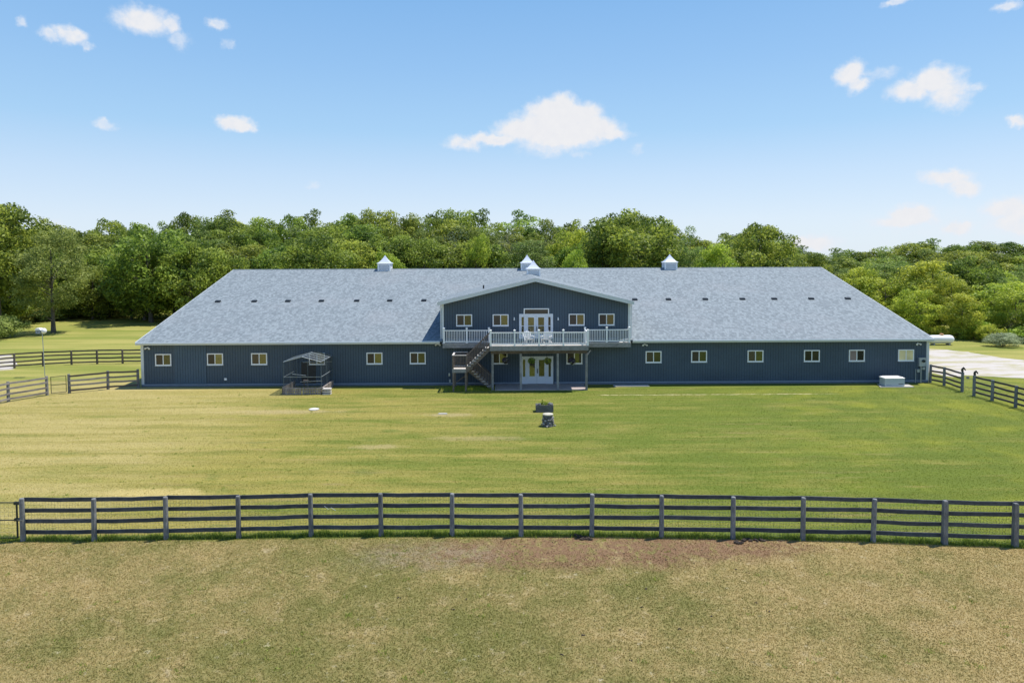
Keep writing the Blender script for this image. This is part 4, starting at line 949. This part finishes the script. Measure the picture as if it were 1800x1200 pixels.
# ------------------------------------------------------------------ trees
def tree_meshes(name, seed, H, R, base, leafmat, nclump=70, leaves=170, lsize=.17, rc=(.9, 1.5), lobes=3, spread=1.0, trunk_r=.22, sparse=False):
    rng = np.random.default_rng(seed); cz = base+(H-base)*.52; hz = (H-base)*.5
    cs = []
    lobe_dir = rng.normal(size=(lobes+3, 3)); lobe_dir /= np.linalg.norm(lobe_dir, axis=1, keepdims=True); lobe_amp = rng.uniform(.12, .32, lobes+3)
    while len(cs) < nclump:
        d = rng.normal(size=3); d /= np.linalg.norm(d)
        k = rng.uniform(.35, 1)**.45
        bulge = .80+sum(a*max(0, d@l)**3 for a, l in zip(lobe_amp, lobe_dir))
        prof = 1.0-.25*max(0, -d[2])+.05*rng.normal()
        p = np.array([d[0]*R*bulge*k*prof, d[1]*R*bulge*k*prof, cz+d[2]*hz*bulge*k*.93])
        if p[2] < base*.8: continue
        if all(np.linalg.norm(p-q) > .55*rc[0] for q in cs): cs.append(p)
        elif rng.random() < .02: cs.append(p)
    V, T = [], []
    C, N = [], []
    for c in cs:
        r_ = rng.uniform(*rc); n = int(leaves*(r_/rc[1])**2*rng.uniform(.75, 1.2))
        d = rng.normal(size=(n, 3)); d[:, 2] += .35; d /= np.linalg.norm(d, axis=1, keepdims=True)
        rad = r_*rng.uniform(.35, 1.08, size=n)**.5*np.array(1.0)
        p = c + d*rad[:, None]*np.array([1, 1, .72]); p += rng.normal(size=p.shape)*.08
        ct = rng.uniform(.0, .8); C.append(p); N.append(d); T.append(np.clip(ct+rng.normal(size=n)*.30, 0, 1))
    C = np.concatenate(C); N = np.concatenate(N); T = np.concatenate(T)
    v, f = leaf_quads(C, N, lsize, rng, .42)
    crown = np_mesh(name+'_crown', v, f, M[leafmat], np.repeat(T, 4))
    mb = MB(); top = H*.82; pts = []; rs = []
    wx, wy = rng.normal(size=2)*.25
    for i in range(8):
        q = i/7; pts.append((wx*math.sin(q*2.4), wy*math.sin(q*2.1), top*q-.1*(i == 0))); rs.append(trunk_r*(1.25 if i == 0 else 1-.85*q))
    mb.tube(pts, rs, 8)
    for j in rng.choice(len(cs), min(len(cs), 30), replace=False):
        c = cs[j]; z0 = max(base*.6, min(c[2]-.35*math.hypot(c[0], c[1])-.5, top*.9)); q = z0/top
        s = Vector((wx*math.sin(q*2.4), wy*math.sin(q*2.1), z0)); e = Vector(c); mid = s.lerp(e, .5)+Vector((0, 0, .25))
        rb = trunk_r*(1-.85*q)*.45; mb.tube([s, mid, e], [rb, rb*.6, .02], 5, False)
    return crown, mb.mesh(name+'_trunk', M['bark'])
PROTO = {}
PROTO['oak'] = [tree_meshes('oak', 100+i, 15, 4.5+.3*i, 2.6, 'leaf_oak', 66, 400, .19, (.9, 1.9)) for i in range(4)]
PROTO['tall'] = [tree_meshes('tall', 120+i, 17, 3.5, 3.8, 'leaf_oak', 64, 340, .18, (.8, 1.7)) for i in range(2)]
PROTO['ash'] = [tree_meshes('ash', 130+i, 15, 4.0, 1.7, 'leaf_ash', 105, 260, .13, (.6, 1.3), trunk_r=.24) for i in range(2)]
PROTO['lime'] = [tree_meshes('lime', 140+i, 11, 2.9, .9, 'leaf_lime', 74, 220, .14, (.5, 1.15), trunk_r=.12) for i in range(3)]
PROTO['low'] = [tree_meshes('low', 150+i, 10, 4.3, .3, 'leaf_oak', 84, 330, .165, (.7, 1.5)) for i in range(2)]
PROTO['bare'] = [tree_meshes('bare', 160, 14, 3.2, 2.5, 'leaf_grey', 60, 34, .09, (.6, 1.1), trunk_r=.17)]
PROTO['bush'] = [tree_meshes('bush', 170+i, 2.6, 1.7, .1, 'leaf_ash', 34, 240, .09, (.4, .75), trunk_r=.05) for i in range(2)]
PROTO['limebush'] = [tree_meshes('limebush', 175+i, 2.6, 1.8, .1, 'leaf_lime', 34, 240, .09, (.4, .75), trunk_r=.05) for i in range(2)]
PROTO['greybush'] = [tree_meshes('greybush', 180, 2.6, 1.8, .1, 'leaf_grey', 44, 300, .07, (.35, .7), trunk_r=.05)]
SIZE = {'oak': (15, 4.9), 'tall': (17, 3.7), 'ash': (15, 4.1), 'lime': (11, 2.95), 'low': (10, 4.4), 'bare': (14, 3.2), 'bush': (2.6, 1.7), 'limebush': (2.6, 1.8), 'greybush': (2.6, 1.8)}
WORDS = {'oak': 'broad green tree', 'tall': 'tall narrow tree', 'ash': 'soft grey-green tree', 'lime': 'yellow-green young tree', 'low': 'low dense tree', 'bare': 'half-bare greyish tree'}
NAMES = {'oak': 'oak_tree', 'tall': 'tall_tree', 'ash': 'ash_tree', 'lime': 'young_tree', 'low': 'low_tree', 'bare': 'sparse_tree', 'bush': 'bush', 'limebush': 'bush', 'greybush': 'bush'}
used_labels = set(); tree_rng = random.Random(5)
LAND = [(-60, 'beyond the left edge of view'), (10, 'at the left edge of view'), (76, 'above the white bird house'), (140, 'above the dark field fence'), (200, 'between bird house and barn roof'), (245, 'above the left eave corner'),
        (300, 'above the leftmost barn window'), (350, 'beside the left roof slope'), (395, 'above the leftmost roof vent'), (450, 'above the second vent from left'), (508, 'above the third vent from left'),
        (566, 'above the fourth vent from left'), (625, 'left of the left cupola'), (677, 'behind the left cupola'), (735, 'right of the left cupola'), (790, 'above the left foot of the gable'), (845, 'above the left gable slope'),
        (892, 'left of the middle cupolas'), (935, 'behind the middle cupolas'), (985, 'right of the middle cupolas'), (1040, 'above the right gable slope'), (1105, 'above the right foot of the gable'), (1177, 'behind the right cupola'),
        (1240, 'above the fifth vent from right'), (1305, 'above the fourth vent from right'), (1362, 'above the third vent from right'), (1428, 'above the right ridge end'), (1490, 'above the rightmost roof vent'),
        (1545, 'halfway down the right roof slope'), (1592, 'above the cream-blind window'), (1650, 'above the propane tank'), (1705, 'above the horse-head posts'), (1765, 'above the gravel drive'), (1830, 'at the right edge of view'), (1900, 'beyond the right edge of view')]
def plant_tree(kind, px, top, Y, width=None, row='', label=None, group='trees of the wood behind the barn', base=None, cat=None):
    X = P(px, top, Y)[0]; ztop = P(px, top, Y)[1]; H0, R0_ = SIZE[kind]; sz = max(.3, ztop/H0)
    sx = (width/LENS_F*Y/2/R0_) if width else sz*tree_rng.uniform(.92, 1.1)
    if label is None:
        lm = min(LAND, key=lambda q: abs(q[0]-px)); label = f"{WORDS[kind]} in the {row} {lm[1]}"
        if label in used_labels: label = label.replace(WORDS[kind], ('rounder ' if px > lm[0] else 'slimmer ')+WORDS[kind])
        if label in used_labels: label += ', fuller crown'
    used_labels.add(label)
    r = thing(NAMES[kind], (X, Y, -.03), label, cat or ('bush' if 'bush' in kind else 'tree'), group)
    cm, tm = tree_rng.choice(PROTO[kind]); r.scale = (sx, sx, sz); r.rotation_euler = (0, 0, tree_rng.uniform(0, 6.28))
    link('trunk', tm, r); link('crown', cm, r); return r
SKY = [(-150, 355), (0, 360), (30, 368), (70, 398), (110, 388), (150, 395), (200, 388), (260, 385), (310, 380), (345, 372), (400, 375), (440, 385), (460, 378), (490, 388), (530, 378), (570, 380), (640, 370), (690, 365), (730, 368), (790, 365), (850, 377), (900, 374), (950, 378), (1000, 380),
       (1050, 386), (1075, 372), (1110, 366), (1150, 375), (1180, 400), (1215, 408), (1250, 424), (1290, 412), (1310, 402), (1345, 398), (1375, 412), (1400, 436), (1450, 436), (1500, 430), (1540, 428), (1590, 430), (1620, 420), (1660, 426), (1720, 424), (1800, 423), (1960, 420)]
def skyline(px):
    return float(np.interp(px, [q[0] for q in SKY], [q[1] for q in SKY]))
# skyline row, middle row, front row
for (row, Y0, step, drop, kinds) in (('back row', 158, 47, 0, ('oak', 'oak', 'tall', 'oak')), ('middle row', 136, 58, 17, ('oak', 'oak', 'oak', 'tall', 'ash')), ('front row', 116, 66, 44, ('oak', 'oak', 'ash', 'oak', 'low'))):
    px = -110 + tree_rng.uniform(0, 20)
    while px < 1900:
        k = tree_rng.choice(kinds); Y = Y0+tree_rng.uniform(-5, 5); tp = skyline(px)+drop+tree_rng.uniform(-4, 9)*(1 if drop else .6)
        if px > 1200 and px < 1430 and drop: tp = max(tp, skyline(px)+8)
        if 1400 < px: tp = skyline(px)+drop*.9+tree_rng.uniform(-2, 8); k = tree_rng.choice(('oak', 'oak', 'lime', 'ash')) if drop else k
        Yk = Y-(12 if px > 1560 and drop > 40 else 0)
        if px < 240 and drop > 40: Yk = 122; k = tree_rng.choice(('low', 'low', 'oak'))
        if px > 1600 and drop > 40: k = tree_rng.choice(('low', 'lime', 'low'))
        plant_tree(k, px, tp, Yk, width=(step*1.75*tree_rng.uniform(.88, 1.15)), row=row)
        px += step*tree_rng.uniform(.8, 1.2)
# accents the photograph shows
acc = [('bare', 805, 395, 128, 62, "thin half-bare greyish tree among green crowns above the gable's left foot"), ('bare', 898, 402, 127, 56, 'thin half-bare greyish tree just left of the middle cupolas'),
       ('lime', 681, 430, 100, 60, 'yellow-green young tree right behind the left cupola'), ('lime', 838, 400, 112, 46, 'slim light green tree rising above the left slope of the gable'), ('lime', 1010, 425, 101, 44, 'low light green young tree above the right slope of the gable'),
       ('lime', 1000, 392, 126, 70, 'bright green rounded tree right of the middle cupolas'), ('oak', 1110, 366, 112, 165, "large domed oak standing highest above the gable's right foot"), ('oak', 1337, 397, 112, 112, 'lone round-topped oak above the fourth roof vent right of the gable'),
       ('lime', 1265, 420, 108, 80, 'yellow-green tree left of the lone round-topped oak'), ('ash', 1212, 406, 120, 66, 'soft blue-green tree just right of the right cupola'),
       ('oak', 560, 402, 103, 130, 'broad drooping dull green tree above the fourth roof vent from the left'),
       ('low', 262, 408, 107, 150, 'big dense tree with branches down to the grass above the leftmost barn window'), ('low', 335, 420, 106, 120, 'dense tree leafy to the ground beside the left slope of the roof'), ('low', 190, 440, 118, 90, 'dense shady tree at the back edge of the left field'),
       ('ash', 88, 402, 92, 128, 'tall soft-leaved tree with a bare lower trunk standing alone above the white bird house'), ('oak', -8, 358, 96, 150, 'tall bright tree filling the top left corner of the wood'), ('low', 12, 470, 100, 110, 'low dense tree at the left edge of the view'),
       ('lime', 1550, 480, 93, 88, 'yellow-green young tree beside the right roof slope'), ('lime', 1590, 520, 88, 60, 'small yellow-green tree low against the right eave corner'), ('lime', 1508, 462, 97, 70, 'light green tree above the rightmost roof vent'),
       ('oak', 1425, 446, 100, 90, 'dark rounded tree above the right end of the ridge'), ('ash', 1468, 450, 102, 80, 'soft green tree between the ridge end and the rightmost roof vent'),
       ('lime', 1638, 450, 90, 105, 'big light green tree with a dark trunk above the propane tank'), ('lime', 1672, 478, 85, 66, 'slender light green tree just right of the big one above the tank'), ('lime', 1752, 488, 84, 105, 'airy light green young tree above the gravel drive at right'),
       ('oak', 1705, 448, 100, 100, 'deep green shady tree above the horse-head posts'), ('low', 1620, 540, 86, 70, 'low dark leafy tree just above the right eave corner'), ('ash', 1800, 470, 92, 100, 'soft green tree at the right edge of the view'), ('ash', 1560, 440, 110, 100, 'soft dull green tree beyond the right roof slope')]
for (k, px, tp, Y, wd, lab) in acc: plant_tree(k, px, tp, Y, wd, label=lab)
acc2 = [('low', 118, 452, 115, 96, 'low leafy tree right of the lone trunk at the back of the left field'), ('low', 160, 468, 113, 84, 'dark low tree at the back of the left field left of the shade patch'), ('low', 228, 470, 112, 84, 'leafy low tree tucked left of the big dense tree at left'),
        ('low', 48, 470, 108, 96, 'leafy low tree left of the lone trunk by the bird house'), ('lime', 1610, 500, 84, 70, 'bright yellow-green sapling just above the right eave corner'), ('lime', 1690, 510, 80, 64, 'bright sapling between the propane tank and the airy young tree'), ('lime', 1790, 500, 79, 80, 'bright sapling at the right edge above the silvery bush')]
for (k, px, tp, Y, wd, lab) in acc2: plant_tree(k, px, tp, Y, wd, label=lab)
# bushes at the edges of the wood
bushes = [('limebush', 1655, 574, 82, 60, 'yellow-green bush right behind the propane tank'), ('limebush', 1690, 568, 80, 50, 'yellow-green bush at the wood edge right of the propane tank'), ('limebush', 1712, 560, 80, 70, 'tall green bush between the tank and the silvery bush'), ('limebush', 1728, 548, 84, 60, 'light green bush behind the tall green bush at right'),
          ('greybush', 1763, 584, 73, 58, 'round silvery grey-green bush beside the gravel drive'), ('greybush', 1795, 545, 80, 60, 'pale silvery bush at the right edge of the view'), ('limebush', 1798, 575, 76, 60, 'green bush at the right edge above the drive'), ('bush', 1835, 560, 76, 70, 'green bush beyond the right edge of the view'), ('limebush', 1740, 572, 77, 50, 'low green bush left of the silvery bush'),
          ('bush', 8, 555, 86, 70, 'dark low bush spreading on the grass at the left edge'), ('bush', 30, 535, 106, 70, 'soft green bush at the back of the left field near the left edge'), ('bush', 62, 540, 110, 60, 'soft green bush left of the lone tree trunk'), ('limebush', 100, 545, 113, 60, 'yellowish bush right of the lone tree trunk'),
          ('bush', 140, 542, 117, 60, 'small bush in the shade at the back of the left field'), ('bush', 215, 545, 117, 56, 'small bush left of the big dense tree at left'), ('limebush', -30, 540, 104, 70, 'yellowish bush beyond the left edge of the view'), ('bush', 1600, 575, 86, 50, 'green bush showing just above the right eave')]
for (k, px, tp, Y, wd, lab) in bushes: plant_tree(k, px, tp, Y, wd, label=lab, group='bushes at the edge of the wood')
# shady undergrowth under the wood
rng = np.random.default_rng(9); n = 64000
ux = np.where(rng.random(n) < .5, rng.uniform(-100, -38, n), rng.uniform(40, 100, n)); uy = 121+rng.uniform(0, 26, n)**1.0 - 16*np.clip((ux-20)/50, 0, 1) ; uz = rng.uniform(0, 1, n)**1.3*4.2
c = np.stack([ux, uy, uz], 1); v, f = leaf_quads(c, rng.normal(size=(n, 3)), .26, rng)
tag(link('undergrowth', np_mesh('undergrowth', v, f, M['leaf_oak'], np.repeat(rng.uniform(0, .6, n), 4))), 'dark leafy undergrowth below the trees of the wood', kind='stuff')

# ------------------------------------------------------------------ grass
def blades(n, xf, y0, y1, hmin, hmax, wd, seed, ypow=1.0, keep=None):
    rng = np.random.default_rng(seed); y = y0+(y1-y0)*rng.uniform(0, 1, n)**ypow; x = (rng.uniform(-1, 1, n))*xf(y)+.3
    if keep is not None: k = keep(x, y, rng); x, y = x[k], y[k]; n = len(x)
    a = rng.uniform(0, 6.283, n); h = rng.uniform(hmin, hmax, n); ww = wd*rng.uniform(.6, 1.4, n); le = rng.uniform(.2, 1.1, n)*h; b = rng.uniform(0, 6.283, n)
    p0 = np.stack([x-np.cos(a)*ww, y-np.sin(a)*ww, np.zeros(n)], 1); p1 = np.stack([x+np.cos(a)*ww, y+np.sin(a)*ww, np.zeros(n)], 1); p2 = np.stack([x+np.cos(b)*le, y+np.sin(b)*le, h], 1)
    return np.stack([p0, p1, p2], 1).reshape(-1, 3), np.arange(3*n).reshape(n, 3), np.repeat(rng.uniform(0, 1, n), 3)
def fence_y(x): return 23.42-np.where(x > 0, .0043, .0007)*x*x
sets = [blades(330000, lambda y: y*.79, 14.2, 24.0, .012, .036, .013, 1, .9, lambda x, y, r: (y < fence_y(x)) & (r.random(len(x)) > .75*np.exp(-(((x-2.5)/6)**2+((y-22.4)/1.2)**2)))),
        blades(300000, lambda y: y*.79, 22.0, 50.5, .008, .024, .019, 2, 1.15, lambda x, y, r: y > fence_y(x))]
V = np.concatenate([s[0] for s in sets]); F_ = np.arange(len(V)).reshape(-1, 3); T_ = np.concatenate([s[2] for s in sets])
tag(link('grass', np_mesh('grass', V, F_, M['blade'], T_)), 'short mown grass of the paddock and the lawn', kind='stuff')
rng = np.random.default_rng(3)       # longer grass under the fence
n = 21000; x = rng.uniform(-18.5, 19.5, n); y = np.interp(x, [p[0] for p in fpts], [p[1] for p in fpts])+.12+rng.normal(size=n)*.11
h = rng.uniform(.04, .2, n)*(.35+.45*np.sin(x*1.7)**2+.3*np.sin(x*4.3+1)**2); a = rng.uniform(0, 6.28, n); b = rng.uniform(0, 6.28, n)
p0 = np.stack([x-np.cos(a)*.014, y-np.sin(a)*.014, np.zeros(n)], 1); p1 = np.stack([x+np.cos(a)*.014, y+np.sin(a)*.014, np.zeros(n)], 1); p2 = np.stack([x+np.cos(b)*h*.4, y+np.sin(b)*h*.4, h], 1)
tag(link('long_grass', np_mesh('long_grass', np.stack([p0, p1, p2], 1).reshape(-1, 3), np.arange(3*n).reshape(n, 3), M['leaf_oak'], np.repeat(rng.uniform(.1, .9, n), 3))), 'strip of longer dark green grass under the near fence', kind='stuff')
n = 2200; x = rng.normal(-2.9, .85, n); y = rng.normal(50.3, .4, n); h = rng.uniform(.04, .2, n)
x2 = rng.uniform(32.3, 40.5, n); 
p0 = np.stack([x-.012, y, np.zeros(n)], 1); p1 = np.stack([x+.02, y, np.zeros(n)], 1); p2 = np.stack([x+rng.normal(size=n)*.08, y+rng.normal(size=n)*.08, h], 1)
tag(link('weeds', np_mesh('weeds', np.stack([p0, p1, p2], 1).reshape(-1, 3), np.arange(3*n).reshape(n, 3), M['leaf_lime'], np.repeat(rng.uniform(0, .8, n), 3))), 'patch of weeds under the staircase landing', kind='stuff')
n = 420; cx_ = rng.uniform(-1, 1, n); cy_ = 15+rng.uniform(0, 1, n)**1.2*34; cx_ = cx_*cy_*.78; m_ = 16; N_ = n*m_
x = np.repeat(cx_, m_)+rng.normal(size=N_)*.07; y = np.repeat(cy_, m_)+rng.normal(size=N_)*.05; h = np.repeat(rng.uniform(.03, .10, n), m_)*rng.uniform(.5, 1, N_); a = rng.uniform(0, 6.28, N_)
p0 = np.stack([x-np.cos(a)*.012, y-np.sin(a)*.012, np.zeros(N_)], 1); p1 = np.stack([x+np.cos(a)*.012, y+np.sin(a)*.012, np.zeros(N_)], 1); p2 = np.stack([x+rng.normal(size=N_)*.04, y+rng.normal(size=N_)*.04, h], 1)
tag(link('grass_tufts', np_mesh('grass_tufts', np.stack([p0, p1, p2], 1).reshape(-1, 3), np.arange(3*N_).reshape(N_, 3), M['leaf_oak'], np.repeat(rng.uniform(.2, 1, N_), 3))), 'scattered tufts of taller grass on the paddock and lawn', kind='stuff')
# clods and droppings
cl_ = MB()
for (px, py) in ((818, 1053), (795, 1071), (1137, 1035), (1130, 1067), (1089, 1106), (1250, 1083), (1350, 1074), (1292, 1000), (1315, 1007), (702, 1050), (1195, 1105), (1328, 1059), (1024, 1116), (1110, 1160), (988, 1150)):
    x, y = G(px, py)
    for k in range(3): cl_.blob((x+random.uniform(-.045, .045), y+random.uniform(-.03, .03), .01), (random.uniform(.012, .034), random.uniform(.012, .025), random.uniform(.01, .02)), 7, 5, .15)
for k in range(110):
    px = random.gauss(1180, 130) if k % 2 else random.gauss(1010, 60); py = random.uniform(944, 1000); x, y = G(px, py)
    s_ = random.uniform(.006, .02); cl_.blob((x, y, s_*.3), (s_*1.4, s_, s_*.8), 6, 4, .2)
for (px, py) in ((1022, 944), (1030, 948), (1300, 955), (1312, 950), (1336, 951), (1010, 943)):
    x, y = G(px, py)
    for k in range(8): cl_.blob((x+random.uniform(-.15, .15), y+random.uniform(-.05, .08), .03), (random.uniform(.04, .09), .05, random.uniform(.03, .06)), 7, 5, .25)
tag(part('clods', cl_, M['soil'], None), 'dark clods and droppings scattered on the near paddock', kind='stuff')
